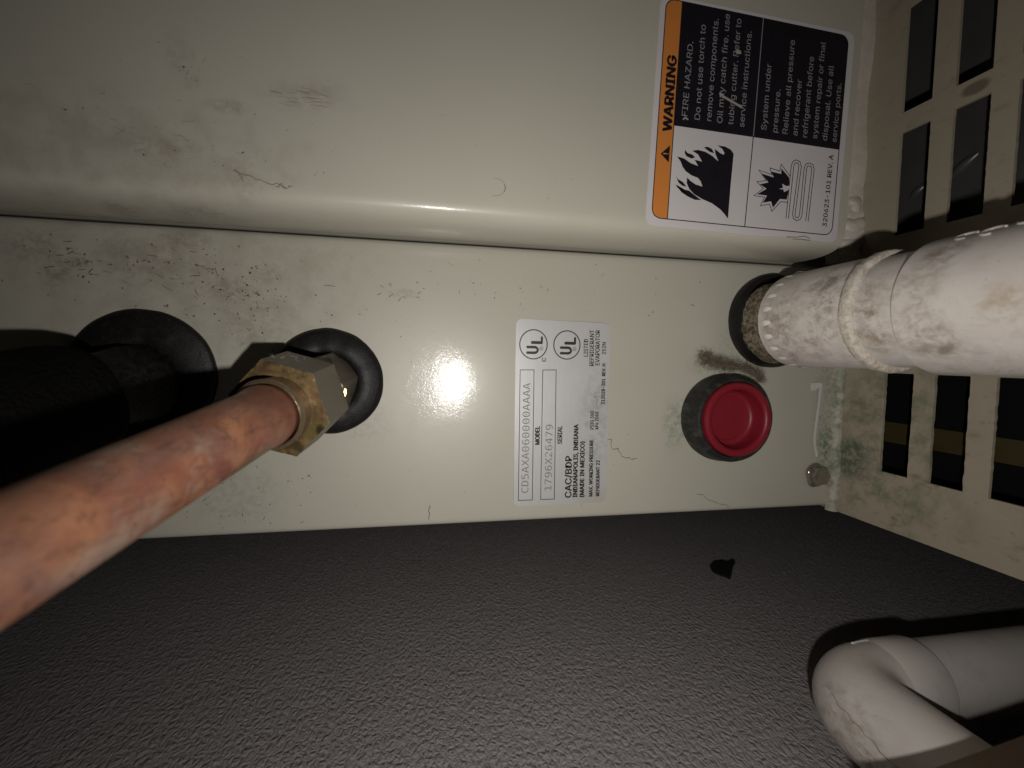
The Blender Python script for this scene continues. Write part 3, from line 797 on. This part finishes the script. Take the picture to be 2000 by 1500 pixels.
# ---- warning label on the cover
wl = empty("warning_label", (116, 83, 26), "square warning label with an orange band, flame and burst pictures on the upper cover", "label")
H0 = 26.0; H1 = 26.16; H2 = 26.20; H3 = 26.24
outer = rounded([(80.2, 48.3), (161.6, 46.9), (164.8, 127.0), (83.4, 128.6)], 3.6)
ragged = []
for i, p in enumerate(outer):
    ragged.append(p)
    q = outer[(i + 1) % len(outer)]
    if p[1] < 60 and q[1] < 60 and abs(q[0] - p[0]) > 30:        # torn lower edge
        for k in range(1, 24):
            f = k / 24; x = p[0] + (q[0] - p[0]) * f; y = p[1] + (q[1] - p[1]) * f
            tr = 0.0 if f < 0.60 else 0.35
            if 0.70 < f < 0.76: tr = 1.6
            if 0.86 < f < 0.90: tr = 0.9
            ragged.append((x, y + tr * abs(n3((x, y, 0), 0.7, 2)) * 2))
m = MB(); m.poly(ragged, H0, H1); m.shrink().build("vinyl_backing", M_vinyl, wl, smooth=0)
inner = [(82.7, 51.1), (159.3, 49.8), (162.0, 125.4), (85.5, 127.4)]
rin = rounded(inner, 3.6)
# orange band, split out of the rounded frame
m = MB(); m.poly(rounded([(82.75, 51.15), (88.9, 51.0), (91.7, 127.3), (85.5, 127.3)], 2.8)[:7] + [(88.9, 51.04), (91.7, 127.3)] + rounded([(82.75, 51.15), (88.9, 51.0), (91.7, 127.3), (85.5, 127.3)], 2.8)[-7:], H1, H2)
m.shrink().build("orange_band", M_orange, wl, smooth=0)
m = MB(); q = rounded([(90.6, 84.2), (160.3, 82.7), (162.0, 125.4), (91.7, 127.3)], 3.6)
m.poly([(90.1, 84.2), (160.4, 82.7)] + q[14:21] + [(91.75, 127.3)], H1, H2)
m.shrink().build("black_panel", M_ink, wl, smooth=0)
m = MB(); m.line(rin, 0.34, H1, H2 + 0.01, True); m.line([(88.9, 51.0), (91.7, 127.3)], 0.36, H1, H2 + 0.015); m.line([(120.7, 50.4), (122.6, 83.6)], 0.34, H1, H2 + 0.01)
m.shrink().build("frame_line", M_ink, wl, smooth=0)
m = MB(); m.line([(122.62, 83.8), (124.5, 126.6)], 0.28, H1, H3)
m.shrink().build("divider_line", M_white, wl, smooth=0)
m = MB()
letter(m, "WARNING", kc((89.2, 81.9)), kc((90.15, 108.0)), 3.4 * KC, H3, 'sans', 0.05)
m.build("heading_lettering", M_ink, wl, smooth=0, recalc=False)
m = MB()
letter(m, "320623-101 REV. A", kc((156.7, 52.9)), kc((158.0, 80.3)), 1.95 * KC, H3, 'sans', 0.018)
m.build("form_number", M_ink, wl, smooth=0, recalc=False)
m = MB()
for t_, s, e, hh in (('FIRE HAZARD.', (95.2, 87.9), (96.5, 114.0), 2.15), ('Do not use torch to', (100.3, 87.2), (101.2, 120.5), 2.2), ('remove components.', (104.9, 87.3), (106.2, 123.4), 2.2),
    ('Oil may catch fire. use', (109.4, 87.0), (110.7, 125.6), 2.2), ('tubing cutter. Refer to', (113.9, 86.9), (115.4, 124.7), 2.2), ('service instructions.', (118.5, 86.6), (119.9, 121.0), 2.2),
    ('System under', (127.9, 86.5), (128.8, 110.5), 2.2), ('pressure.', (132.6, 86.1), (133.2, 101.9), 2.2), ('Relieve all pressure', (137.1, 86.1), (138.3, 120.4), 2.25), ('and recover', (141.4, 85.9), (142.2, 106.6), 2.25),
    ('refrigerant before', (145.7, 85.7), (147.0, 115.6), 2.3), ('system repair or final', (150.2, 85.7), (151.8, 121.6), 2.25), ('disposal. Use all', (154.7, 85.4), (155.9, 113.5), 2.25), ('service ports.', (159.0, 85.3), (159.9, 107.5), 2.2)):
    letter(m, t_, kc(s), kc(e), hh * KC, H3, 'sans', -0.006)
m.build("white_lettering", M_white, wl, smooth=0, recalc=False)
m = MB(); m.poly(rounded([(88.9, 77.1), (85.4, 73.85), (85.4, 73.75), (88.65, 71.0)], 0.05, 1), H2, H3)
ts = m.shrink().build("warning_triangle", M_ink, wl, smooth=0)
m = MB(); m.line([(86.3, 73.95), (87.7, 74.0)], 0.42, H3, H3 + 0.03); m.line([(88.0, 74.0), (88.35, 74.0)], 0.4, H3, H3 + 0.03)
m.shrink().build("exclamation_mark", M_orange, ts, smooth=0)
flame = [(113.5, 52.9), (114.0, 65), (114.7, 76.6), (113.5, 78.0), (111.0, 78.9), (107.9, 79.0), (110.0, 77.9), (110.9, 76.6), (110.6, 75.9), (109.2, 76.3), (106.9, 77.6), (107.2, 75.9), (108.6, 73.3), (105.8, 75.1), (103.1, 76.2), (100.1, 76.6), (97.8, 76.1), (100.2, 75.0),
    (101.9, 72.6), (98.9, 73.0), (100.4, 70.9), (97.4, 71.6), (94.7, 73.0), (91.9, 73.5), (93.4, 71.7), (94.2, 70.0), (95.5, 68.6), (97.9, 67.3), (100.4, 66.7), (101.6, 65.6), (102.5, 63.7), (99.7, 64.2), (97.7, 65.2), (96.1, 66.4), (96.1, 64.4), (97.1, 62.5), (99.2, 60.7), (102.6, 59.2), (106.6, 58.0), (110.1, 56.1), (112.2, 54.3)]
m = MB(); m.poly(flame, H1, H2)
for q in ([(94.9, 76.1), (95.9, 75.1), (97.9, 74.7), (99.1, 73.8), (97.6, 73.3), (95.6, 73.9), (94.8, 75.0)], [(102.4, 77.8), (104.0, 78.1), (105.7, 77.5), (106.7, 76.1), (105.1, 76.3), (103.7, 77.0)],
          [(91.7, 66.6), (92.5, 65.5), (94.4, 64.7), (96.1, 63.1), (94.4, 63.3), (92.8, 64.3)], [(91.6, 63.6), (92.6, 62.3), (94.5, 62.1), (97.1, 61.8), (99.2, 60.5), (102.2, 58.8), (99.6, 58.7), (96.6, 59.7), (94.2, 60.9)]):
    m.poly(q, H1, H2)
m.shrink().build("flame_picture", M_ink, wl, smooth=0)
m = MB()
m.poly([(138.8, 70.2), (135.3, 73.2), (135.3, 71.2), (130.9, 71.7), (132.2, 69.6), (126.8, 70.6), (130.0, 67.6), (126.3, 66.6), (129.3, 65.2), (125.3, 62.8), (129.6, 62.7), (128.0, 59.9), (131.5, 60.7), (132.4, 58.4), (135.3, 61.9), (138.2, 61.9), (139.2, 66.3)], H1, H2)
m.line([(139.1, 70.8), (135.1, 74.8), (134.7, 72.2), (130.3, 73.0), (131.3, 70.6), (125.5, 71.8), (129.0, 68.2), (125.0, 67.4), (127.9, 65.2), (124.0, 62.2), (128.6, 62.0), (127.0, 58.7), (130.9, 59.6), (132.0, 57.0), (135.7, 60.9), (138.6, 60.9)], 0.26, H1, H2)
bu = m.shrink().build("burst_picture", M_ink, wl, smooth=0)
m = MB(); m.poly([(134.6, 65.6), (136.4, 66.1), (135.9, 67.6), (137.6, 66.9), (139.0, 67.1), (139.5, 66.4), (138.6, 65.4), (136.9, 64.6), (136.6, 65.5)], H2, H3)
m.shrink().build("arrow", M_vinyl, bu, smooth=0)
coil = [(138.9, 54.8), (140.05, 74.6), (140.5, 75.9), (141.6, 76.5), (142.9, 76.1), (143.4, 74.8), (141.7, 56.4), (142.1, 55.3), (143.2, 54.9), (144.4, 55.4), (144.8, 56.7), (145.8, 74.3), (146.3, 75.5), (147.4, 75.9), (148.7, 75.5), (149.2, 74.2), (147.7, 54.4)]
m = MB()
for dlt in (-0.55, 0.55):
    P = [Vector(p) for p in coil]; o_ = []
    for i in range(len(P)):
        d = (P[min(i + 1, len(P) - 1)] - P[max(i - 1, 0)]).normalized()
        o_.append(tuple(P[i] + Vector((-d.y, d.x)) * dlt))
    m.line(o_, 0.27, H1, H2)
m.shrink().build("coil_picture", M_ink, wl, smooth=0)
m = MB()
m.line([(107.8, 97.6), (109.2, 96.6), (113, 95.2), (117.2, 93.6)], 0.75, H3, H3 + 0.12); m.poly([(113.4, 113.0), (114.6, 112.2), (116, 112.6), (115.6, 113.5), (114.3, 113.9)], H3, H3 + 0.12)
m.line([(108.0, 98.0), (108.2, 96.2)], 0.5, H3, H3 + 0.1); m.line([(93.6, 86.6), (94.4, 87.4), (95.6, 86.8)], 0.5, H3, H3 + 0.08)
m.shrink().build("scrape", plain("pale_scrape", (0.34, 0.31, 0.28), 0.6), wl, smooth=0)
m = MB(); m.line([(139, 47.9), (143, 48.0), (147, 48.7), (149.5, 47.9)], 0.3, H1, H1 + 0.1); m.line([(142, 47.3), (146.0, 47.45), (149.5, 47.2)], 0.22, H0, H1 + 0.12)
m.shrink().build("torn_edge", plain("torn_label_paper", (0.20, 0.165, 0.115), 0.8), wl, smooth=0)

# ------------------------------------------------------------------ rubber grommets
def grommet(name, a, c, r, rin, hgt, lab, mat=M_rubber, seed=0.0):
    m = MB()
    w = r - rin
    pr = [(r - 0.3, -2.0), (r, 0.0), (r + 0.05, hgt * 0.30), (r - w * 0.02, hgt * 0.46), (r - w * 0.08, hgt * 0.60), (r - w * 0.22, hgt * 0.74), (r - w * 0.42, hgt * 0.90), (r - w * 0.62, hgt), (r - w * 0.80, hgt * 0.98),
          (r - w * 0.93, hgt * 0.82), (rin, hgt * 0.55), (rin - 0.1, 0.6), (rin - 0.6, 0.2), (rin * 0.5, 0.1), (0.05, 0.1)]  # black floor closes the bore, standing in for the dark of an open hole
    m.lathe(pr, (a, c, 0), (0, 0, 1), 96, lambda q, z, th: (q * (1 + 0.011 * math.sin(2 * th + seed) + 0.008 * n3((math.cos(th) * 9, math.sin(th) * 9, z), 0.35, seed) + 0.003 * n3((math.cos(th) * 9, math.sin(th) * 9, z), 1.2, seed)),
                                                           z * (1 + 0.10 * math.sin(th + seed) + 0.10 * n3((math.cos(th) * 9, math.sin(th) * 9, 0), 0.3, seed))))
    o = m.build(name, mat, base=(a, c, 0), smooth=50)
    tag(o, lab, "grommet", "rubber grommets round the pipes")
    return o
grommet("rubber_grommet", -89.6, -9.0, 22.4, 9.5, 3.2, "largest black rubber grommet, around the tape-wrapped insulated pipe", seed=1)
grommet("rubber_grommet", -31.0, -10.1, 18.8, 9.6, 4.2, "round black rubber grommet behind the brass nut", seed=2)
grommet("rubber_grommet", 147.3, 17.0, 19.4, 17.0, 6.0, "black rubber grommet around the stained white drain pipe", seed=4)

# ------------------------------------------------------------------ copper line with brass nut
AX = Vector((-0.215, -0.160, 1.0)).normalized(); OA = Vector((-31.6, -10.9, 0))
def on(h): return OA + AX * (h / AX.z)
cl = empty("copper_line", (-31, -10, 0), "bare copper pipe with brass flare nut running out toward the viewer", "pipe")
def axis_jit(r, q, th): return r, q
m = MB()
NB = 46
pts = []; 
prof = [(8.3, 33.0), (8.55, 41.2), (8.85, 42.6), (8.8, 43.6), (8.5, 45.4), (8.3, 47.5)] + [(8.25 - 0.25 * (i / NB), 50 + i * 4.0) for i in range(NB - 4)]
m.lathe(prof, OA, AX, 64, lambda r, q, th: (r * (1 + 0.006 * n3((math.cos(th) * 5, math.sin(th) * 5, q), 0.12, 1) - (0.05 * math.exp(-((q - 41) / 3) ** 2) * max(0, math.cos(th + 0.9)) ** 3)), q), cap1=True)
m.build("copper_tube", M_copper, cl, smooth=60)
# flare nut: hexagon body, chamfered, then the neck that hugs the tube
def hexprism(m, R6, z0, z1, rot, ch=1.4, cap=True):
    u = Vector((1, 0, 0)); u = (u - AX * u.dot(AX)).normalized(); v = AX.cross(u)
    n = 48
    def rad(th):
        x = (th - rot) % (math.pi / 3) - math.pi / 6
        return R6 * math.cos(math.pi / 6) / math.cos(x)
    rmin = R6 * math.cos(math.pi / 6)
    rings = []
    ths = sorted(set([2 * math.pi * i / n for i in range(n)] + [rot + k * math.pi / 3 for k in range(6)]))
    ths = [rot + 2 * math.pi * i / n for i in range(n)]
    def ring(f, z):
        return [OA + AX * z + (u * math.cos(t_) + v * math.sin(t_)) * f(t_) for t_ in ths]
    rr = [ring(lambda t_: min(rad(t_), rmin * 1.03), z0), ring(rad, z0 + ch * 0.6), ring(rad, z1 - ch * 0.62), ring(lambda t_: min(rad(t_), rmin * 1.035), z1 - ch * 0.08), ring(lambda t_: min(rad(t_), rmin * 0.985), z1)]
    vs = [p for r in rr for p in r]
    fs = [(k * n + i, k * n + (i + 1) % n, (k + 1) * n + (i + 1) % n, (k + 1) * n + i) for k in range(len(rr) - 1) for i in range(n)]
    fs += [tuple(range(n - 1, -1, -1)), tuple(range((len(rr) - 1) * n, len(rr) * n))]
    m.add(vs, fs)
m = MB(); hexprism(m, 14.9, 18.6, 34.8, math.radians(107), 0.6)
nut = m.build("flare_nut", M_brass, cl, smooth=18)
# grey worn flats of the hexagon: second material on the side faces
nut.data.materials.append(M_flats)
for p in nut.data.polygons:
    cen = Vector((0, 0, 0))
    ax_w = (W(*AX) - W(0, 0, 0)).normalized()
    if abs(p.normal.dot(ax_w)) < 0.35: p.material_index = 1
m = MB()
m.lathe([(9.6, 33.0), (9.6, 35.2), (9.6, 37.0), (9.7, 38.6), (10.0, 39.6), (10.05, 40.6), (9.75, 41.4), (9.35, 41.7), (9.0, 41.5), (8.75, 40.6), (8.7, 34.0)], OA, AX, 72,
        lambda r, q, th: (r * (1 + 0.006 * n3((math.cos(th) * 6, math.sin(th) * 6, q), 0.5, 3)), q))
m.build("nut_collar", M_ring, nut, smooth=50)
m = MB(); hexprism(m, 12.0, -2.0, 15.8, math.radians(16), 0.6)
uni = m.build("union_body", M_flats, cl, smooth=18)
m = MB(); m.lathe([(8.5, 14.6), (8.5, 18.8)], OA, AX, 48); m.build("union_thread", M_brass, uni, smooth=50)
# facet added to the union, angled to send the flash's glint to the camera
def facet():
    pc = Vector((-24.2, -11.6, 15.2))
    eye = Vector((0, 0, 180)); lamp = LAMP
    nrm = ((eye - pc).normalized() + (lamp - pc).normalized()).normalized()
    P3 = [Vector((-26.4, -8.6, 0)), Vector((-22.9, -11.9, 0)), Vector((-22.9, -13.2, 0)), Vector((-24.0, -16.2, 0))]
    tri = []
    for p in P3:
        hz = pc.z - (nrm.x * (p.x - pc.x) + nrm.y * (p.y - pc.y)) / nrm.z
        tri.append(Vector((p.x, p.y, hz)))
    m = MB()
    b = [p - nrm * 2.6 for p in tri]; k = len(tri)
    m.add(tri + b, [tuple(range(k)), tuple(range(2 * k - 1, k - 1, -1))] + [(i, i + k, (i + 1) % k + k, (i + 1) % k) for i in range(k)])
    m.build("glint_facet", M_bright, uni, smooth=0)
facet()
# dust fibres caught on the nut's upper edge
def fibre(m, p, d, L, r, rr, bend=0.4, n=6):
    P = Vector(p); d = Vector(d).normalized(); pts = [P.copy()]
    for i in range(n):
        d = (d + Vector((rr.gauss(0, bend), rr.gauss(0, bend), rr.gauss(0, bend * 0.6)))).normalized()
        P = P + d * L / n; pts.append(P.copy())
    m.tube(pts, [r * (1 - 0.7 * i / n) for i in range(n + 1)], 4)
rr = random.Random(4); m = MB()
for _ in range(22):
    p = Vector((-39.5 + rr.uniform(-2, 6), -1.2 + rr.uniform(-1.6, 0.4), 27 + rr.uniform(-3, 4)))
    fibre(m, p, (rr.gauss(0, 1), 0.8, rr.gauss(0, .5)), rr.uniform(0.8, 2.2), 0.05, rr)
tag(m.build("lint", plain("pale_lint", (0.3, 0.28, 0.25), 0.9), base=(-38, -2, 27), smooth=0, recalc=False), kind='stuff')

# ------------------------------------------------------------------ insulated suction pipe in the dark on the left
ip = empty("insulated_pipe", (-89.6, -9, 0), "thick black foam-insulated pipe in shadow behind the copper pipe", "pipe")
d2 = Vector((-0.23, -0.19, 1)).normalized()
m = MB()
m.lathe([(12.6, -2), (12.8, 3), (12.4, 8), (11.6, 14), (11.8, 20), (12.0, 27), (11.0, 30)], (-89.6, -10.5, 0), d2, 60,
        lambda r, q, th: (r * (1 + 0.10 * n3((math.cos(th) * 12, math.sin(th) * 12, q), 0.11, 2) + 0.04 * n3((math.cos(th) * 12, math.sin(th) * 12, q), 0.4, 2)) + 0.6 * math.sin(q * 0.9 + th), q), cap1=True)
m.build("tape_wrap", M_tape, ip, smooth=60)
m = MB()
pr = [(9, 24), (14, 24.5), (16.5, 26)] + [(17.0, 26 + 3.4 * i) for i in range(1, 40)]
m.lathe(pr, (-89.6, -10.5, 0), d2, 60, lambda r, q, th: (r * (1 + 0.035 * n3((math.cos(th) * 15, math.sin(th) * 15, q), 0.09, 6)), q), cap1=True)
m.build("foam_sleeve", M_foam, ip, smooth=60)

# ------------------------------------------------------------------ red drain plug in its black collar
CA, CC = 126.0, -23.9
m = MB()
m.lathe([(18.2, -0.2), (18.35, 1.0), (18.3, 3.2), (17.9, 4.4), (17.95, 5.2), (17.7, 8.0), (17.2, 9.6), (16.4, 10.4), (15.5, 10.3), (15.1, 9.4), (15.0, 0.0)], (CA, CC, 0), (0.01, 0.03, 1), 96,
        lambda r, q, th: (r * (1 + 0.006 * math.sin(2 * th + 1) + 0.004 * n3((math.cos(th) * 8, math.sin(th) * 8, q), 0.6, 4)), q))
tag(m.build("rubber_collar", M_rubber2, base=(CA, CC, 0), smooth=45), "dusty black rubber collar gripping the red plug", "collar")
dp = empty("drain_plug", (CA, CC, 0), "round red plastic plug with a recessed face in the black collar", "plug")
m = MB()
m.lathe([(14.9, 2.0), (15.0, 10.8), (14.85, 11.7), (14.3, 12.25), (13.4, 12.3), (12.5, 12.0), (12.0, 11.4), (11.8, 10.6)], (CA, CC, 0), (0.01, 0.03, 1), 96)
m.build("rim", M_red, dp, smooth=40)
m = MB()
m.lathe([(11.8, 10.7), (11.5, 6.4), (11.1, 5.3), (10.2, 4.7), (9.2, 4.6), (9.0, 4.3), (8.6, 4.2), (4.0, 4.3), (0.05, 4.35)], (CA, CC, 0), (0.01, 0.03, 1), 96)
m.build("recess", M_red, dp, smooth=40)

# ------------------------------------------------------------------ white drain pipe
PA, PC = 147.4, 16.3
dr = empty("drain_pipe", (PA, PC, 0), "stained white plastic drain pipe with a wide coupling, above the red plug", "pipe")
D = (0, 0, 1)
m = MB()
def wob(r, q, th): return r * (1 + 0.004 * n3((math.cos(th) * 8, math.sin(th) * 8, q), 0.3, 7)), q
m.lathe([(15.2, -3), (15.2, 15.2), (17.4, 15.3), (18.1, 15.8), (18.2, 18), (18.3, 22), (18.35, 30), (18.3, 45), (18.2, 54.2)], (PA, PC, 0), D, 96, wob)
m.build("adapter", M_pvc, dr, smooth=35)
m = MB()
def lipj(r, q, th):
    k = 0.5 + 0.5 * math.cos(th - math.pi - 0.1)         # the lip is widest on the side facing the viewer
    k = k ** 0.6
    return (18.0 + (r - 18.0) * (0.35 + 0.75 * k) + 0.32 * n3((math.cos(th) * 14, math.sin(th) * 14, q), 0.8, 2), 55.0 + (q - 55.0) * (0.5 + 0.55 * k) + 0.6 * n3((math.cos(th) * 14, math.sin(th) * 14, 0), 0.35, 5))
m.lathe([(17.9, 52.9), (18.9, 53.0), (19.35, 53.3), (19.45, 53.9), (19.4, 55.6), (19.15, 56.2), (18.6, 56.5), (17.6, 56.6), (16.6, 56.5)], (PA, PC, 0), D, 96, lipj)
m.build("cut_lip", M_cream, dr, smooth=45)
m = MB()
m.lathe([(17.4, 54.0), (17.45, 72.0)], (PA, PC, 0), D, 96, wob)
m.build("pipe_length", M_pvc, dr, smooth=35)
m = MB()
m.lathe([(17.2, 69.4), (18.6, 69.2), (19.0, 69.7), (19.05, 72), (19.05, 90), (19.0, 110), (18.9, 135), (18.0, 136), (16.5, 136.2)], (PA, PC, 0), D, 96, wob)
cp_ = m.build("coupling", M_pvc, dr, smooth=35)
m = MB(); m.lathe([(16.7, 130), (16.7, 420)], (PA, PC, 0), D, 64); m.build("pipe_length", M_pvc, dr, smooth=35)
M_lug = plain("clean_plastic_ridge", (0.80, 0.77, 0.73), 0.35, 0, 0.12, 0.8)
# moulded lugs round the adapter's foot
lug = None
for i in range(22):
    th = 2 * math.pi * (i + 0.35) / 22
    m = MB()
    ca, sa = math.cos(th), math.sin(th)
    vs = []
    for (q, rise, w) in ((18.0, 0.0, 0.7), (18.9, 0.6, 1.05), (20.8, 0.55, 0.95), (22.8, 0.0, 0.5)):
        for s_ in (-1, 0, 1):
            r = 18.25 + rise * (1.0 if s_ == 0 else 0.45)
            vs.append((PA + ca * r - sa * w * s_, PC + sa * r + ca * w * s_, q))
    m.add(vs, [(k * 3 + j, k * 3 + j + 1, (k + 1) * 3 + j + 1, (k + 1) * 3 + j) for k in range(3) for j in range(2)])
    m.build("moulded_lug", M_lug, dr, smooth=60)
# worn embossed marks on the coupling
m = MB()
for (th, q0, rx, rz) in ((2.05, 80, 1.9, 2.3), (2.07, 86, 2.2, 2.3), (1.95, 92, 1.8, 2.2), (2.0, 98.5, 2.0, 2.3), (2.0, 105, 2.0, 2.3)):
    pts = []
    for i in range(15):
        f = 2 * math.pi * i / 15 * 0.78 + th
        t2 = th + rx * math.cos(f) / 19.0
        pts.append((PA + math.cos(t2) * 19.1, PC + math.sin(t2) * 19.1, q0 + rz * math.sin(f)))
    m.tube(pts, 0.32, 6)
m.build("embossed_mark", M_pvc, cp_, smooth=60)
# crumbly sealant packed between the grommet and the adapter
m = MB()
def crj(r, q, th):
    k = max(0.0, math.cos(th - math.radians(196))) ** 0.35
    x = (math.cos(th) * 17, math.sin(th) * 17, q)
    return (15.1 + (r - 15.1) * (0.15 + 0.85 * k) + 0.55 * n3(x, 0.5, 3) * k, q + 0.7 * n3(x, 0.45, 9) * k)
m.lathe([(15.0, 2), (17.9, 5.0), (18.0, 6.6), (17.6, 8.2), (17.6, 10.5), (17.4, 12.6), (17.5, 14.6), (16.8, 15.8), (15.4, 16.0)], (PA, PC, 0), D, 120, crj)
tag(m.build("packing_sealant", M_crumb, base=(PA, PC, 0), smooth=70), "crumbly tan sealant packed where the white drain pipe leaves its grommet", "sealant")

# lint between the collar and the grommet
rr = random.Random(11)
path = [Vector(p) for p in ((115.5, 1.2, 1.5), (119, -0.6, 3.0), (124, -2.2, 4.2), (129, -2.6, 5.0), (134, -3.6, 5.5), (138.5, -5.6, 5.0), (141.5, -8.6, 4.0))]
m = MB()
dn = []
for i in range(len(path) - 1):
    for k in range(6): dn.append(path[i].lerp(path[i + 1], k / 6))
m.tube([p + Vector((0, 0.4 * n3(p, 0.4, 1), 0.3 * n3(p, 0.5, 2))) for p in dn], [0.8 + 0.8 * n3(p, 0.35, 5) for p in dn], 9)
for _ in range(1500):
    p = dn[min(len(dn) - 1, int(rr.random() ** 1.1 * len(dn)))]
    p = p + Vector((rr.gauss(0, 1.2), rr.gauss(0, 1.2), rr.gauss(0.4, 0.7)))
    fibre(m, p, (rr.gauss(-0.3, 1), rr.gauss(0.4, 1), rr.gauss(0.1, 0.6)), rr.uniform(0.8, 3.6) * (1.35 - 0.5 * min(1, (p.x - 115) / 26)), 0.055, rr, 0.5, 4)
tag(m.build("lint_tuft", M_lint, base=(128, -2, 0), smooth=0, recalc=False), "grey fuzzy tuft of lint between the red plug's collar and the pipe grommet", "lint")
# loose hairs on the front strip
def hair(pts, lab, r=0.075):
    m = MB(); m.tube(pts, r, 5)
    tag(m.build("hair_strand", M_lint, base=pts[0], smooth=60), lab, "hair", "stray hairs on the cabinet")
def wavy(p0, p1, amp, seed, n=22, h=0.12):
    out = []
    for i in range(n + 1):
        f = i / n; a = p0[0] + (p1[0] - p0[0]) * f; c = p0[1] + (p1[1] - p0[1]) * f
        w = math.sin(math.pi * f)
        out.append((a + amp * w * n3((f * 5, seed, 0), 1.0), c + amp * w * 1.6 * n3((f * 4, seed, 4), 1.0), h + 0.1 * abs(n3((f * 6, seed, 8), 1))))
    return out
p = wavy((75.8, -32.6), (83, -40.2), 2.2, 1, 26) + wavy((83, -40.2), (88.5, -41), 1.0, 2, 8)[1:]
hair(p, "dark curled hair stuck at the right edge of the silver rating plate")
hair(wavy((5.1, -56.6), (4.6, -62.2), 1.4, 3, 14), "short dark hair near the bottom edge between the nut and the rating plate")
hair(wavy((116.7, -56.7), (132.4, -63.2), 2.0, 5, 22), "fine dark hair near the bottom edge beneath the red plug", 0.055)
m = MB()
for seed, p0, p1 in ((11, (-52.4, 52.0), (-38.3, 48.0)), (12, (-52.0, 52.4), (-49.6, 49.1)), (13, (-41.0, 48.4), (-36.5, 48.8))):
    m.tube(wavy(p0, p1, 1.6, seed, 20, 26.1), 0.09, 5)
tag(m.build("hair_strand", M_lint, base=(-47, 50, 26), smooth=60), "tangled dark hair lying just above the cover's rolled edge", "hair", "stray hairs on the cabinet")

# ------------------------------------------------------------------ lower drain pipe with elbow, along the wall
EC, EH, EA, ER = -116.5, 43.0, 147.6, 14.5
el = empty("drain_elbow_pipe", (EA, EC, EH), "white plastic drain pipe with an elbow turning toward the viewer beside the grey wall", "pipe")
BR = 15.4
path = [(181.0, EC, EH), (178, EC, EH), (172, EC, EH), (167, EC, EH)]
for i in range(0, 13):
    th = math.pi / 2 * i / 12
    path.append((EA + BR - BR * math.sin(th), EC, EH + BR - BR * math.cos(th)))
path += [(EA, EC, EH + BR + x) for x in (3, 8, 14, 22, 30, 39)]
m = MB(); m.tube(path, [ER - 0.5] + [ER] * (len(path) - 1), 56, caps=False)
m.lathe([(ER - 0.2, -17), (ER + 0.55, -14.5), (ER + 0.6, -1.0), (ER + 0.3, -0.1), (13.0, 0.1), (12.8, -4)], (181.0, EC, EH), (1, 0, 0), 64)
eb = m.build("elbow", M_pvc2, el, smooth=50)
m = MB(); m.lathe([(13.35, -8), (13.4, 0), (13.4, 300)], (178, EC, EH), (1, 0.0, 0), 56); m.build("pipe_length", M_pvc2, el, smooth=50)
m = MB(); m.add([(157.8, -102.9, 37.4), (165.0, -102.7, 37.0), (166.0, -102.9, 38.9), (159.3, -103.0, 39.4), (157.8, -103.6, 37.4), (165.0, -103.6, 37.0), (166.0, -103.6, 38.9), (159.3, -103.6, 39.4)],
                [(0, 1, 2, 3), (0, 4, 5, 1), (1, 5, 6, 2), (2, 6, 7, 3), (3, 7, 4, 0)])
m.build("moulded_tab", plain("clean_white_plastic", (0.8, 0.78, 0.75), 0.35), el, smooth=0)
# short moulding ridges on the elbow's outer side
m = MB()
def onleg(th, h, r=ER): return (EA + math.cos(th) * r, EC + math.sin(th) * r, h)
rr = random.Random(21)
for i in range(34):
    th = rr.uniform(2.85, 3.5); h = rr.uniform(62, 86)
    m.tube([onleg(th + 0.02 * k, h + 1.4 * k, ER + 0.02) for k in range(3)], 0.22, 5)
m.build("moulded_mark", M_pvc2, eb, smooth=60)
m = MB()
P_ = [(2.62, 52.0), (2.66, 54.5), (2.74, 56.2), (2.73, 58.8), (2.80, 61.0), (2.79, 63.5), (2.86, 65.5), (2.84, 68.5), (2.93, 70.5), (2.95, 74.0), (2.92, 77.0), (2.99, 80.5), (2.97, 85), (3.02, 90)]
m.tube([onleg(th, h, ER + 0.0) if h > EH + BR else (EA + BR - (BR + (-math.cos(th)) * ER) * math.sin((math.pi / 2) * (0.80 + 0.2 * (h - 52) / 6.4)), EC + math.sin(th) * ER, EH + BR - (BR - math.cos(th) * ER) * math.cos((math.pi / 2) * (0.80 + 0.2 * (h - 52) / 6.4))) for th, h in P_], [x * 0.6 for x in (0.07, 0.16, 0.2, 0.12, 0.2, 0.24, 0.14, 0.2, 0.3, 0.16, 0.2, 0.14, 0.18, 0.1)], 5)
m.build("dirt_line", plain("brown_grime_line", (0.17, 0.125, 0.085), 0.8), eb, smooth=60)

# ------------------------------------------------------------------ dark timber at the lower right, close to the lens
m = MB()
vs = []
for (a, c) in ((96, -92.8), (420, -42.0)):
    for (dc, h) in ((0, 99), (0.0, 118), (-60, 118), (-60, 99)):
        vs.append((a, c + dc, h))
m.add(vs, [(0, 1, 2, 3), (7, 6, 5, 4), (0, 4, 5, 1), (1, 5, 6, 2), (2, 6, 7, 3), (3, 7, 4, 0)])
tag(m.build("timber_batten", M_wood, base=(120, -130, 99), smooth=0), "dark brown timber batten crossing in front of the lower elbow", "batten")
